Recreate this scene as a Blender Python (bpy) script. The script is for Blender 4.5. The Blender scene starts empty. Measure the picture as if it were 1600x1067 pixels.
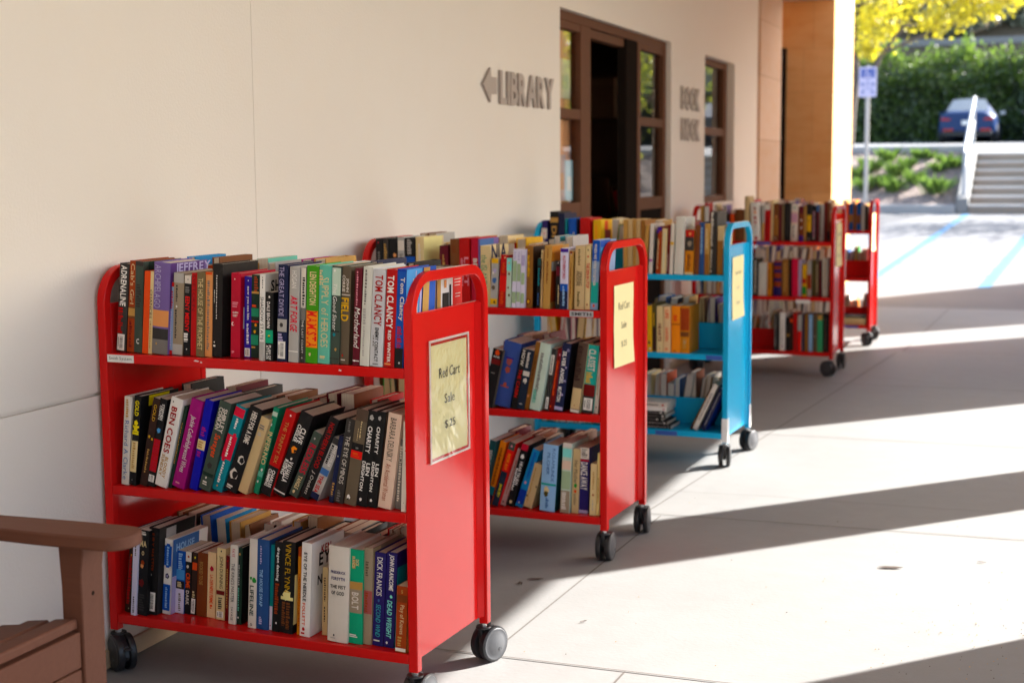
import bpy, math, random
from mathutils import Matrix, Vector
R_ = math.radians
random.seed(11)
# ------------------------------------------------------------------ camera, sky, sun, exposure
SC = bpy.context.scene
COL = SC.collection
cam_d = bpy.data.cameras.new('camera'); cam = bpy.data.objects.new('camera', cam_d); COL.objects.link(cam)
_yaw, _pitch, _roll = R_(20.5216), R_(6.7819), R_(-0.4177)
_f = Vector((-math.sin(_yaw)*math.cos(_pitch), math.cos(_yaw)*math.cos(_pitch), -math.sin(_pitch)))
_r = Vector((math.cos(_yaw), math.sin(_yaw), 0)); _u = _r.cross(_f)
_rr = _r*math.cos(_roll) + _u*math.sin(_roll); _uu = -_r*math.sin(_roll) + _u*math.cos(_roll)
cam.matrix_world = Matrix(((_rr.x, _uu.x, -_f.x, 2.4119), (_rr.y, _uu.y, -_f.y, 0.0), (_rr.z, _uu.z, -_f.z, 1.3626), (0, 0, 0, 1)))
cam_d.sensor_width = 36.0; cam_d.lens = 2257.7/1600*36
cam_d.clip_start = .05; cam_d.clip_end = 900
cam_d.dof.use_dof = True; cam_d.dof.focus_distance = 3.75; cam_d.dof.aperture_fstop = 3.4; cam_d.dof.aperture_blades = 9
SC.camera = cam
SUN_AZ, SUN_EL = R_(43.0), R_(31.2)          # azimuth measured from +Y towards +X
w = bpy.data.worlds.new('World'); SC.world = w; w.use_nodes = True
nt = w.node_tree; nt.nodes.clear()
sky = nt.nodes.new('ShaderNodeTexSky'); sky.sky_type = 'NISHITA'; sky.sun_disc = False
sky.sun_elevation = SUN_EL; sky.sun_rotation = SUN_AZ; sky.air_density = 1.0; sky.dust_density = 2.2; sky.ozone_density = .8
bg = nt.nodes.new('ShaderNodeBackground'); bg.inputs[1].default_value = 0.115
wo = nt.nodes.new('ShaderNodeOutputWorld'); nt.links.new(sky.outputs[0], bg.inputs[0]); nt.links.new(bg.outputs[0], wo.inputs[0])
sd = bpy.data.lights.new('sun', 'SUN'); sd.energy = 4.8; sd.angle = R_(0.55); sd.color = (1.0, .975, .935)
so = bpy.data.objects.new('sun', sd); COL.objects.link(so)
_s = Vector((math.sin(SUN_AZ)*math.cos(SUN_EL), math.cos(SUN_AZ)*math.cos(SUN_EL), math.sin(SUN_EL)))
so.rotation_euler = _s.to_track_quat('Z', 'Y').to_euler(); so.location = (20, 20, 30)
SC.view_settings.view_transform = 'Standard'; SC.view_settings.look = 'None'; SC.view_settings.exposure = 2.25; SC.view_settings.gamma = 1
SC.cycles.max_bounces = 10; SC.cycles.diffuse_bounces = 6; SC.cycles.glossy_bounces = 4; SC.cycles.transparent_max_bounces = 12
SC.cycles.use_denoising = True; SC.cycles.sample_clamp_indirect = 8

# ------------------------------------------------------------------ materials
def lin(h):
    c = [int(h[i:i+2], 16)/255 for i in (0, 2, 4)]
    return tuple(v/12.92 if v <= .04045 else ((v+.055)/1.055)**2.4 for v in c)
MATS = {}
class NT:
    def __init__(s, name):
        s.m = bpy.data.materials.new(name); s.m.use_nodes = True; s.t = s.m.node_tree
        s.b = s.t.nodes['Principled BSDF']; s.out = s.t.nodes['Material Output']
    def n(s, t, **k):
        q = s.t.nodes.new('ShaderNode'+t)
        for a, v in k.items(): setattr(q, a, v)
        return q
    def l(s, a, b): s.t.links.new(a, b)
    def coord(s, which='Object', scale=(1, 1, 1)):
        c = s.n('TexCoord'); m = s.n('Mapping'); m.inputs['Scale'].default_value = scale; s.l(c.outputs[which], m.inputs[0]); return m.outputs[0]
    def noise(s, vec, scale, detail=4, rough=.55):
        q = s.n('TexNoise'); q.inputs['Scale'].default_value = scale; q.inputs['Detail'].default_value = detail; q.inputs['Roughness'].default_value = rough
        s.l(vec, q.inputs['Vector']); return q.outputs['Fac']
    def ramp(s, fac, stops):
        q = s.n('ValToRGB'); e = q.color_ramp.elements
        while len(e) < len(stops): e.new(.5)
        for x, (p, c) in zip(e, stops): x.position = p; x.color = (*c, 1)
        s.l(fac, q.inputs[0]); return q.outputs[0]
    def mix(s, fac, a, b, mode='MIX'):
        q = s.n('Mix', data_type='RGBA', blend_type=mode)
        for i, v in ((0, fac), (6, a), (7, b)):
            if isinstance(v, (int, float)): q.inputs[i].default_value = v
            elif isinstance(v, tuple): q.inputs[i].default_value = (*v, 1)
            else: s.l(v, q.inputs[i])
        return q.outputs[2]
    def bump(s, fac, strength, dist=.01):
        q = s.n('Bump'); q.inputs['Strength'].default_value = strength; q.inputs['Distance'].default_value = dist
        s.l(fac, q.inputs['Height']); s.l(q.outputs[0], s.b.inputs['Normal'])
    def base(s, c):
        if isinstance(c, tuple): s.b.inputs['Base Color'].default_value = (*c, 1)
        else: s.l(c, s.b.inputs['Base Color'])
    def set(s, **k):
        for a, v in k.items(): s.b.inputs[a.replace('_', ' ')].default_value = v
def sc(c, k): return tuple(min(1, v*k) for v in c)
def plain(name, c, rough=.5, var=.12, scale=30, **k):
    if name in MATS: return MATS[name]
    q = NT(name); v = q.coord(); f = q.noise(v, scale)
    q.base(q.mix(f, sc(c, 1-var), sc(c, 1+var))); q.set(Roughness=rough, **k); MATS[name] = q.m
    return q.m
def book_mat(key):
    nm = 'book_'+key
    if nm in MATS: return MATS[nm]
    c = lin(PAL[key]); mx_, av = max(c), sum(c)/3
    c = tuple(max(0, (av+(x-av)*1.18))*(.72+.28*mx_**.5) for x in c); q = NT(nm); v = q.coord()
    f = q.noise(v, 55, 5); g = q.noise(v, 11, 3)
    a = q.mix(g, sc(c, .86), sc(c, 1.1))
    wear = q.ramp(f, [(.60, (0, 0, 0)), (.78, (1, 1, 1))])
    m = q.n('Math', operation='MULTIPLY'); q.l(wear, m.inputs[0]); m.inputs[1].default_value = .09
    q.base(q.mix(m.outputs[0], a, tuple(.7*x+.13 for x in c)))
    rg = q.n('MapRange'); q.l(f, rg.inputs[0]); rg.inputs[3].default_value = .38; rg.inputs[4].default_value = .65; q.l(rg.outputs[0], q.b.inputs['Roughness']); q.set(Specular_IOR_Level=.22)
    MATS[nm] = q.m; return q.m
def pages_mat():
    if 'pages' in MATS: return MATS['pages']
    q = NT('pages'); f = q.noise(q.coord(scale=(700, 6, 6)), 1.0, 3, .7); oi = q.n('ObjectInfo')
    a = q.ramp(f, [(.3, (.42, .31, .19)), (.7, (.72, .60, .43))]); b = q.ramp(f, [(.3, (.55, .49, .40)), (.7, (.82, .77, .68))])
    q.base(q.mix(oi.outputs['Random'], a, b)); q.set(Roughness=.85); MATS['pages'] = q.m; return q.m
def metal_paint(name, c, rough=.32):
    q = NT(name); v = q.coord(); f = q.noise(v, 6, 3); g = q.noise(v, 90, 4)
    q.set(Roughness=rough, Specular_IOR_Level=.17)
    sr = q.ramp(q.noise(q.coord('Object', (7, 7, 60)), 3.2, 5, .7), [(.70, (0, 0, 0)), (.76, (1, 1, 1))]); ms = q.n('Math', operation='MULTIPLY'); q.l(sr, ms.inputs[0]); ms.inputs[1].default_value = .16; q.base(q.mix(ms.outputs[0], q.mix(f, sc(c, .9), sc(c, 1.06)), tuple(.6*x+.12 for x in c)))
    rg = q.n('MapRange'); q.l(q.noise(v, 3.5, 5), rg.inputs[0]); rg.inputs[3].default_value = rough-.03; rg.inputs[4].default_value = rough+.06; q.l(rg.outputs[0], q.b.inputs['Roughness'])
    q.bump(g, .06, .002); MATS[name] = q.m; return q.m
RED = metal_paint('red_paint', (.62, .010, .009), .1); BLUE = metal_paint('blue_paint', (.010, .41, .72), .14)
def concrete():
    q = NT('concrete'); v = q.coord('Object')
    a = q.noise(v, 1.1, 6, .6); b = q.noise(v, 9, 5, .65); c = q.noise(v, 140, 3, .6)
    col = q.mix(a, (.185, .182, .176), (.262, .259, .252)); col = q.mix(q.ramp(b, [(.35, (0, 0, 0)), (.7, (1, 1, 1))]), q.mix(.22, col, (.15, .142, .133)), col)
    sp = q.ramp(c, [(.62, (0, 0, 0)), (.72, (1, 1, 1))]); mm = q.n('Math', operation='MULTIPLY'); q.l(sp, mm.inputs[0]); mm.inputs[1].default_value = .25
    col = q.mix(mm.outputs[0], col, (.13, .12, .112))
    st = q.ramp(q.noise(v, .55, 3, .5), [(.55, (0, 0, 0)), (.68, (1, 1, 1))]); m2 = q.n('Math', operation='MULTIPLY'); q.l(st, m2.inputs[0]); m2.inputs[1].default_value = .35
    col = q.mix(m2.outputs[0], col, (.175, .165, .155))
    cr = q.n('TexVoronoi', feature='DISTANCE_TO_EDGE'); cr.inputs['Scale'].default_value = .33; q.l(q.mix(.12, v, q.noise(v, 2.5, 5)), cr.inputs['Vector']); ck = q.ramp(cr.outputs['Distance'], [(.0, (1, 1, 1)), (.0035, (0, 0, 0))]); m3 = q.n('Math', operation='MULTIPLY'); q.l(ck, m3.inputs[0]); m3.inputs[1].default_value = .3
    col = q.mix(m3.outputs[0], col, (.08, .07, .062)); q.base(col); q.set(Roughness=.62); q.bump(q.noise(v, 70, 4), .18, .004); return q.m
CONC = concrete()
def asphalt():
    q = NT('pale_asphalt'); v = q.coord('Object'); a = q.noise(v, .8, 5); b = q.noise(v, 60, 3)
    q.base(q.mix(a, q.mix(b, (.14, .14, .145), (.22, .22, .22)), (.25, .25, .25))); q.set(Roughness=.85); return q.m
ASPH = asphalt()
def stucco():
    q = NT('cream_stucco'); v = q.coord('Object'); a = q.noise(v, .7, 4); b = q.noise(v, 5, 5); g = q.noise(v, 110, 4)
    col = q.mix(a, (.75, .68, .60), (.80, .735, .655)); col = q.mix(q.ramp(b, [(.5, (0, 0, 0)), (.8, (1, 1, 1))]), col, (.775, .70, .61))
    q.base(col); q.set(Roughness=.85); q.bump(g, .3, .003); return q.m
STUCCO = stucco()
def stone(name, c0, c1, c2):
    q = NT(name); v = q.coord('Object'); a = q.noise(v, 2.2, 6, .6); b = q.noise(q.coord('Object', (1, 1, 3)), 3, 5)
    col = q.mix(a, c0, c1); col = q.mix(q.ramp(b, [(.45, (0, 0, 0)), (.75, (1, 1, 1))]), col, c2)
    gi = q.n('NewGeometry'); col = q.mix(gi.outputs['Random Per Island'], q.mix(.35, col, sc(c2, .8)), q.mix(.3, col, sc(c1, 1.12))); q.base(col); q.set(Roughness=.8); q.bump(q.noise(v, 40, 5), .2, .005); return q.m
SAND = stone('sandstone', (.80, .42, .14), (.85, .52, .22), (.72, .33, .09))
SAND2 = stone('pink_sandstone', (.58, .38, .25), (.64, .45, .32), (.60, .36, .2))
def wood_brown():
    q = NT('brown_board'); v = q.coord('Object', (1, 1, 1)); a = q.noise(v, 14, 5); b = q.noise(q.coord('Object', (3, 60, 60)), 1.4, 4)
    q.base(q.mix(a, q.mix(b, (.095, .033, .018), (.145, .057, .034)), (.12, .045, .026))); q.set(Roughness=.6, Specular_IOR_Level=.2); q.bump(b, .25, .002); return q.m
BROWNW = wood_brown()
FRAME = plain('bronze_frame', (.135, .056, .029), .65, Specular_IOR_Level=.12)
DARKF = plain('dark_frame', (.02, .014, .011), .8, Specular_IOR_Level=0)
ROOM = plain('room_wall', (.16, .085, .05), .8)
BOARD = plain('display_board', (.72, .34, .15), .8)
BLACKP = plain('black_plastic', (.018, .018, .02), .38, .2)
GREYP = plain('grey_wheel', (.07, .072, .078), .45, .25, 40)
STEELM = plain('zinc', (.55, .55, .54), .3, .1, 30, Metallic=.9)
WHITEP = plain('white_sticker', (.82, .80, .76), .5, .05)
BLACKI = plain('black_ink', (.02, .02, .02), .6, .05)
TAPE = plain('white_tape', (.74, .74, .73), .5, .06)
BLUET = plain('blue_tape', (.03, .10, .42), .5, .1)
PAPER = plain('yellow_paper', (.90, .78, .40), .7, .04, 12, Specular_IOR_Level=.2)
INKG = plain('pencil_ink', (.22, .20, .12), .6, .05)
LETTER = plain('grey_letter', (.37, .31, .275), .5, .08)
def sleeve_mat():
    q = NT('clear_sleeve'); g = q.n('BsdfGlossy'); g.inputs['Roughness'].default_value = .12; t = q.n('BsdfTransparent'); mx = q.n('MixShader')
    fr = q.n('Fresnel'); fr.inputs[0].default_value = 1.45; a = q.n('Math', operation='MULTIPLY_ADD'); q.l(fr.outputs[0], a.inputs[0]); a.inputs[1].default_value = .8; a.inputs[2].default_value = .05
    nz = q.noise(q.coord(), 14, 3); bp = q.n('Bump'); bp.inputs['Strength'].default_value = .35; bp.inputs['Distance'].default_value = .01; q.l(nz, bp.inputs['Height']); q.l(bp.outputs[0], g.inputs['Normal'])
    q.l(a.outputs[0], mx.inputs[0]); q.l(t.outputs[0], mx.inputs[1]); q.l(g.outputs[0], mx.inputs[2]); q.l(mx.outputs[0], q.out.inputs[0]); return q.m
SLEEVE = sleeve_mat()
def glass_mat():
    q = NT('window_glass'); g = q.n('BsdfGlossy'); g.inputs['Roughness'].default_value = .01; t = q.n('BsdfTransparent'); t.inputs[0].default_value = (.95, .96, .95, 1); mx = q.n('MixShader')
    fr = q.n('Fresnel'); fr.inputs[0].default_value = 1.55; a = q.n('Math', operation='MULTIPLY'); q.l(fr.outputs[0], a.inputs[0]); a.inputs[1].default_value = 1.25; a.use_clamp = True
    q.l(a.outputs[0], mx.inputs[0]); q.l(t.outputs[0], mx.inputs[1]); q.l(g.outputs[0], mx.inputs[2]); q.l(mx.outputs[0], q.out.inputs[0]); return q.m
GLASS = glass_mat()
def leaf_mat(name, c0, c1, trans=.45):
    q = NT(name); oi = q.noise(q.coord('Object'), 3.5, 3); pos = q.n('NewGeometry')
    v = q.n('TexWhiteNoise'); v.noise_dimensions = '1D'; q.l(pos.outputs['Random Per Island'], v.inputs['W'])
    col = q.mix(v.outputs['Value'], c0, c1)
    d = q.n('BsdfDiffuse'); tr = q.n('BsdfTranslucent'); gl = q.n('BsdfGlossy'); gl.inputs['Roughness'].default_value = .4
    q.l(col, d.inputs[0]); q.l(q.mix(.35, col, (c1[0]*1.6, c1[1]*1.6, c1[2])), tr.inputs[0]); gl.inputs[0].default_value = (.6, .6, .6, 1)
    a = q.n('MixShader'); a.inputs[0].default_value = trans; q.l(d.outputs[0], a.inputs[1]); q.l(tr.outputs[0], a.inputs[2])
    b = q.n('MixShader'); b.inputs[0].default_value = .08; q.l(a.outputs[0], b.inputs[1]); q.l(gl.outputs[0], b.inputs[2]); q.l(b.outputs[0], q.out.inputs[0]); return q.m

# ------------------------------------------------------------------ mesh builder
class MB:
    def __init__(s): s.v = []; s.f = []; s.m = []; s.mats = []; s.M = None
    def mi(s, m):
        if m not in s.mats: s.mats.append(m)
        return s.mats.index(m)
    def add(s, vs, fs, m):
        o = len(s.v); k = s.mi(m)
        s.v += [tuple(s.M @ Vector(p)) for p in vs] if s.M is not None else [tuple(p) for p in vs]
        for f in fs: s.f.append(tuple(i+o for i in f)); s.m.append(k)
        return s
    def box(s, x0, x1, y0, y1, z0, z1, m):
        return s.add([(x0, y0, z0), (x1, y0, z0), (x1, y1, z0), (x0, y1, z0), (x0, y0, z1), (x1, y0, z1), (x1, y1, z1), (x0, y1, z1)],
                     [(0, 3, 2, 1), (4, 5, 6, 7), (0, 1, 5, 4), (1, 2, 6, 5), (2, 3, 7, 6), (3, 0, 4, 7)], m)
    def prism(s, pts, axis, a, b, m):
        n = len(pts)
        def P(p, t): return (t, p[0], p[1]) if axis == 0 else (p[0], t, p[1]) if axis == 1 else (p[0], p[1], t)
        fs = [tuple(range(n))[::-1], tuple(range(n, 2*n))] + [(i, (i+1) % n, n+(i+1) % n, n+i) for i in range(n)]
        return s.add([P(p, a) for p in pts]+[P(p, b) for p in pts], fs, m)
    def cyl(s, c, ax, r, h, m, n=24, r2=None, rings=None):
        ax = Vector(ax).normalized(); t = ax.orthogonal().normalized(); u = ax.cross(t); c = Vector(c)
        prof = rings or [(-h/2, r), (h/2, r if r2 is None else r2)]
        vs = []; fs = []
        for (z, rr) in prof:
            for i in range(n):
                a = 2*math.pi*i/n; vs.append(c+ax*z+(t*math.cos(a)+u*math.sin(a))*rr)
        for k in range(len(prof)-1):
            for i in range(n): fs.append((k*n+i, k*n+(i+1) % n, (k+1)*n+(i+1) % n, (k+1)*n+i))
        fs.append(tuple(range(n))[::-1]); fs.append(tuple((len(prof)-1)*n+i for i in range(n)))
        return s.add(vs, fs, m)
    def tube(s, pts, r, m, n=10):
        pts = [Vector(p) for p in pts]; vs = []; fs = []; ref = None
        for k, p in enumerate(pts):
            d = (pts[min(k+1, len(pts)-1)]-pts[max(k-1, 0)]).normalized()
            t = d.orthogonal().normalized() if ref is None else (ref-d*ref.dot(d)).normalized(); ref = t; u = d.cross(t)
            rr = r[k] if isinstance(r, (list, tuple)) else r
            for i in range(n):
                a = 2*math.pi*i/n; vs.append(p+(t*math.cos(a)+u*math.sin(a))*rr)
        for k in range(len(pts)-1):
            for i in range(n): fs.append((k*n+i, k*n+(i+1) % n, (k+1)*n+(i+1) % n, (k+1)*n+i))
        fs.append(tuple(range(n))[::-1]); fs.append(tuple((len(pts)-1)*n+i for i in range(n)))
        return s.add(vs, fs, m)
    def text(s, body, P, m, x0, x1, y0, y1, style='n', keep=False, align='c'):
        """letters fitted into [x0,x1]x[y0,y1]; P(x,y) -> 3-D point"""
        lay, W, H = layout(body, style)
        if not lay: return s
        sx, sy = (x1-x0)/W, (y1-y0)/H
        if keep: sx = min(sx, sy); off = (x1-x0-sx*W)/2 if align == 'c' else 0
        else: off = 0
        for vs, fs in lay: s.add([P(x0+off+a*sx, y0+b*sy) for a, b in vs], fs, m)
        return s
    def build(s, name, parent=None, loc=None, bevel=0, smooth=True):
        me = bpy.data.meshes.new(name); me.from_pydata(s.v, [], s.f); me.polygons.foreach_set('material_index', s.m)
        for m in s.mats: me.materials.append(m)
        if smooth:
            me.polygons.foreach_set('use_smooth', [True]*len(me.polygons)); me.set_sharp_from_angle(angle=R_(38))
        me.update()
        o = bpy.data.objects.new(name, me); COL.objects.link(o)
        if parent is not None: o.parent = parent
        if loc is not None: o.location = loc
        if bevel:
            b = o.modifiers.new('bevel', 'BEVEL'); b.width = bevel; b.segments = 2; b.limit_method = 'ANGLE'; b.angle_limit = R_(50); b.harden_normals = False
        return o
GLY = {}
def glyph(ch, bold):
    k = (ch, bold)
    if k in GLY: return GLY[k]
    cu = bpy.data.curves.new('glyph', 'FONT'); cu.body = ch; cu.size = 1; cu.resolution_u = 2; cu.fill_mode = 'FRONT'
    if bold: cu.offset = .026
    o = bpy.data.objects.new('glyph', cu); COL.objects.link(o)
    dg = bpy.context.evaluated_depsgraph_get(); dg.update(); e = o.evaluated_get(dg); me = e.to_mesh()
    vs = [(v.co.x, v.co.y) for v in me.vertices]; fs = [tuple(p.vertices) for p in me.polygons]
    e.to_mesh_clear(); bpy.data.objects.remove(o); bpy.data.curves.remove(cu)
    x0 = min([v[0] for v in vs], default=0); x1 = max([v[0] for v in vs], default=.3)
    GLY[k] = ([(a-x0, b) for a, b in vs], fs, x1-x0); return GLY[k]
def layout(body, style):
    out = []; x = 0; ys = []
    for ch in body:
        if ch == ' ': x += .28; continue
        vs, fs, wd = glyph(ch, 'b' in style)
        sh = .22 if 'i' in style else 0
        out.append(([(a+x+b*sh, b) for a, b in vs], fs)); ys += [b for a, b in vs]; x += wd+(.075 if 'b' in style else .09)
    if not out: return [], 1, 1
    lo, hi = min(ys), max(ys)
    xs = [a for vs, f in out for a, b in vs]; x0, xm = min(xs), max(xs)
    return [([(a-x0, b-lo) for a, b in vs], f) for vs, f in out], max(.01, xm-x0), max(.05, hi-lo)
def thing(name, label, cat, loc=(0, 0, 0), rz=0, group=None):
    o = bpy.data.objects.new(name, None); COL.objects.link(o); o.location = loc; o.rotation_euler = (0, 0, rz); o.empty_display_size = .1
    return tag(o, label, cat, group)
def tag(o, label, cat, group=None):
    o['label'] = label; o['category'] = cat
    if group: o['group'] = group
    return o
def struct(o): o['kind'] = 'structure'; return o
def copy_tree(o, parent=None):
    c = o.copy(); COL.objects.link(c); c.parent = parent
    for ch in list(o.children): copy_tree(ch, c)
    return c

# ------------------------------------------------------------------ the setting: ground, kerb, bed, lot
def gz(y):                                    # ground height along the walk and the parking ramp
    for (a, za), (b, zb) in zip(PROF, PROF[1:]):
        if a <= y <= b: return za+(zb-za)*(y-a)/(b-a)
    return PROF[-1][1]
PROF = [(-60, 0), (14.5, 0), (26.5, .54), (26.6, .54), (29.35, .60), (29.45, 1.60), (53, 2.19), (80, 2.4), (400, 2.4)]
LOTC = plain('lot_concrete', (.165, .165, .17), .8, .18, 1.2)
g = MB()
xs = [-150, -60, -20, 0, 5, 20, 60, 200]
for i in range(len(PROF)-1):
    for j in range(len(xs)-1):
        (a, za), (b, zb) = PROF[i], PROF[i+1]
        g.add([(xs[j], a, za), (xs[j+1], a, za), (xs[j+1], b, zb), (xs[j], b, zb)], [(0, 1, 2, 3)], CONC if i < 1 else LOTC if i < 3 else ASPH)
struct(g.build('ground', smooth=False))
JOINT = plain('joint_dark', (.10, .085, .075), .9)
j = MB()
def joint(x0, y0, x1, y1, wd=.006, m=JOINT):
    d = Vector((x1-x0, y1-y0, 0)).normalized(); n = Vector((-d.y, d.x, 0))*wd/2; N = max(1, int(abs(y1-y0)/4)) if y1 > 14 else 1
    for k in range(N):
        a = Vector((x0, y0, 0)).lerp(Vector((x1, y1, 0)), k/N); b = Vector((x0, y0, 0)).lerp(Vector((x1, y1, 0)), (k+1)/N)
        j.add([(p.x, p.y, gz(p.y)+.003) for p in (a-n, b-n, b+n, a+n)], [(0, 3, 2, 1)], m)
joint(-.0, 3.674, 6, 3.68); joint(-.0, 5.43, 6, 5.60); joint(0, 7.3, 6, 7.42); joint(0, 9.2, 6, 9.3); joint(0, 11.0, 6, 11.1); joint(0, 12.9, 6, 13.0); joint(0, 1.85, 6, 1.85)
joint(.96, 3.68, 1.0, 5.43); joint(.93, 5.46, 1.36, 10.9); joint(1.30, 1.0, 1.36, 3.67); joint(3.0, 0, 3.1, 14); joint(1.40, 11, 1.5, 14.4)
struct(j.build('pavement_joints', smooth=False))
BLUEPAINT = plain('parking_blue', (.05, .19, .36), .6, .25, 5)
j = MB()
joint(.50, 16.5, 1.0, 26.3, .11, BLUEPAINT); joint(1.74, 16.1, 2.29, 26.3, .13, BLUEPAINT); joint(4.7, 16.1, 5.2, 26.3, .11, BLUEPAINT)
joint(.60, 17.0, 1.75, 17.25, .035, BLUEPAINT); joint(.62, 18.3, 1.80, 18.0, .03, BLUEPAINT); joint(.7, 19.6, 1.9, 19.2, .03, BLUEPAINT)
struct(j.build('parking_lines', smooth=False))
GREYC = plain('grey_concrete', (.10, .10, .105), .75, .15, 2)
q = MB()                                       # a greyer strip of older paving left of the bay
for k in range(6):
    y0, y1 = 19.5+k*1.16, 19.5+(k+1)*1.16
    q.add([(-8, y0, gz(y0)+.004), (-1.2+(y0-19.5)*.23, y0, gz(y0)+.004), (-1.2+(y1-19.5)*.23, y1, gz(y1)+.004), (-8, y1, gz(y1)+.004)], [(0, 1, 2, 3)], GREYC)
struct(q.build('old_paving', smooth=False))
KERB = plain('kerb_concrete', (.36, .355, .35), .75, .1, 4)
q = MB(); q.box(-12, .80, 26.5, 26.68, .5, .69, KERB); q.box(4.2, 30, 26.5, 26.68, .5, .69, KERB)
q.box(-12, .80, 29.3, 29.5, 1.5, 1.76, KERB); q.box(4.2, 30, 29.3, 29.5, 1.5, 1.76, KERB); struct(q.build('kerb', bevel=.02))
def soil():
    q = NT('mulch'); v = q.coord('Object'); a = q.noise(v, 22, 5, .7); b = q.noise(v, 3, 3)
    q.base(q.mix(q.ramp(a, [(.35, (0, 0, 0)), (.65, (1, 1, 1))]), (.13, .095, .08), q.mix(b, (.52, .42, .37), (.38, .28, .24)))); q.set(Roughness=.95); q.bump(a, .8, .05); return q.m
SOIL = soil()
q = MB()
for xa, xb in ((-12, .80), (4.2, 30)):
    nx, ny = 40, 12
    vs = []; rr = random.Random(4)
    for i in range(ny+1):
        for k in range(nx+1):
            vs.append((xa+(xb-xa)*k/nx, 26.66+2.66*i/ny, .66+1.0*i/ny+rr.uniform(-.03, .04)))
    q.add(vs, [(i*(nx+1)+k, i*(nx+1)+k+1, (i+1)*(nx+1)+k+1, (i+1)*(nx+1)+k) for i in range(ny) for k in range(nx)], SOIL)
struct(q.build('planting_slope'))
q = MB(); rr = random.Random(9); nx, ny = 50, 14; vs = []
for i in range(ny+1):
    for k in range(nx+1):
        yy = 55.6+34*i/ny; zz = 4.9+(yy-55.6)*.65 if yy < 57.5 else 6.13+(yy-57.5)*.42; vs.append((-40+100*k/nx, yy, zz+rr.uniform(-.15, .15)*(i > 1)))
HILLM = plain('hill_ground', (.12, .085, .05), .95, .4, .6)
q.add(vs, [(i*(nx+1)+k, i*(nx+1)+k+1, (i+1)*(nx+1)+k+1, (i+1)*(nx+1)+k) for i in range(ny) for k in range(nx)], HILLM)
struct(q.build('hillside'))
q = MB(); q.box(-30, 40, 57.2, 58.4, 5.7, 6.10, plain('path_grey', (.26, .245, .235), .85)); struct(q.build('hill_path', bevel=.02))
# stairs with cheek wall
STEP = plain('step_concrete', (.29, .235, .185), .8, .12, 3); NOSE = plain('step_nosing', (.22, .215, .21), .8, .08, 3)
st = thing('concrete_stairs', 'broad grey concrete stairs rising from the parking bay to the upper lot', 'stairs', (2.55, 26.5, .54))
q = MB()
for k in range(7):
    q.box(-1.53, 1.64, k*.40, 2.86, .153*k-(.05 if k == 0 else 0), .153*(k+1)-.035, STEP); q.box(-1.53, 1.64, k*.40-.012, k*.40+.40, .153*(k+1)-.035, .153*(k+1), plain('tread_edge', (.50, .48, .46), .8, .08, 3))
q.build('steps', st)
for xo in (-1.64,):
    c = MB(); c.prism([(-.02, 0), (2.9, .2), (2.9, 1.22), (2.7, 1.22), (-.02, .26)], 0, xo-.10, xo+.10, NOSE); c.build('cheek_wall', st, bevel=.015)
GALV = plain('galvanised_rail', (.36, .38, .42), .45, .08, 6, Metallic=.3)
def handrail(x, label):
    t = thing('handrail', label, 'handrail', (x, 26.6, .54))
    for y, z0, nm in ((.06, .15, 'post'), (2.65, 1.1, 'post')):
        q = MB(); q.tube([(0, y, z0), (0, y, z0+.98)], .032, GALV, 12); q.build(nm, t)
    q = MB(); q.tube([(0, -.1, 1.05), (0, .06, 1.15), (0, 2.65, 2.12), (0, 2.95, 2.12)], .03, GALV, 12); q.build('top_rail', t)
    q = MB(); q.tube([(0, .06, .72), (0, 2.65, 1.68)], .022, GALV, 10); q.build('middle_rail', t)
handrail(.92, 'pale metal handrail along the left side of the concrete stairs')

# ------------------------------------------------------------------ library building
bld = thing('library_building', 'cream stucco library wall with brown framed windows and a stone end pier', 'building', (0, 0, 0))
q = MB()
def wall(y0, y1, z0, z1): q.box(-.25, -.014, y0, y1, z0, z1, STUCCO)
GR = .0022
def face(y0, y1, z0, z1):
    q.box(-.0139, 0, y0, y1, z0, z1, STUCCO)
wall(-9, 7.18, 0, 3.5); wall(7.18, 9.5, 2.19, 3.5); wall(9.5, 10.49, 0, 3.5); wall(10.49, 11.53, 2.18, 3.5); wall(10.49, 11.53, 0, 1.10); wall(11.53, 12.5, 0, 3.5)
ys = [-9, -4.2, -.05, 4.096, 7.18]
for a, b in zip(ys, ys[1:]):
    a2 = a+(GR if a > -9 else 0); b2 = b-(GR if b < 7 else 0)
    face(a2, b2, 0, .762); face(a2, b2, .772, 3.5)
q.box(-.0138, -.0012, 4.096-GR+.0002, 4.096+GR-.0002, .772, 3.5, STUCCO)
face(7.18, 9.5, 2.19, 3.5); face(9.5, 10.49, 0, .762); face(9.5, 10.49, .772, 3.5); face(10.49, 11.53, 2.18, 3.5); face(10.49, 11.53, 0, 1.10); face(11.53, 12.5, 0, 3.5)
q.build('wall', bld, smooth=False)
BASEM = plain('base_strip', (.50, .38, .25), .8, .15, 8)
q = MB(); q.box(.001, .014, -9, 7.18, .004, .055, BASEM); q.box(.001, .014, 9.5, 12.5, .004, .055, BASEM); q.build('baseboard', bld, bevel=.003)
q = MB(); q.box(-.25, .016, 12.505, 13.515, 0, 3.5, plain('grout', (.40, .24, .12), .9))
for k in range(6): q.box(-.25, .02, 12.5, 13.52, (0, .5, 1.05, 1.6, 2.15, 2.62)[k]+.002, (.5, 1.05, 1.6, 2.15, 2.62, 3.5)[k]-.002, SAND2)
q.build('stone_cladding', bld, bevel=.004)
q = MB()                                        # coursed sandstone end pier
cz = [0, .55, 1.1, 1.62, 2.12, 2.55, 3.028]
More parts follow.
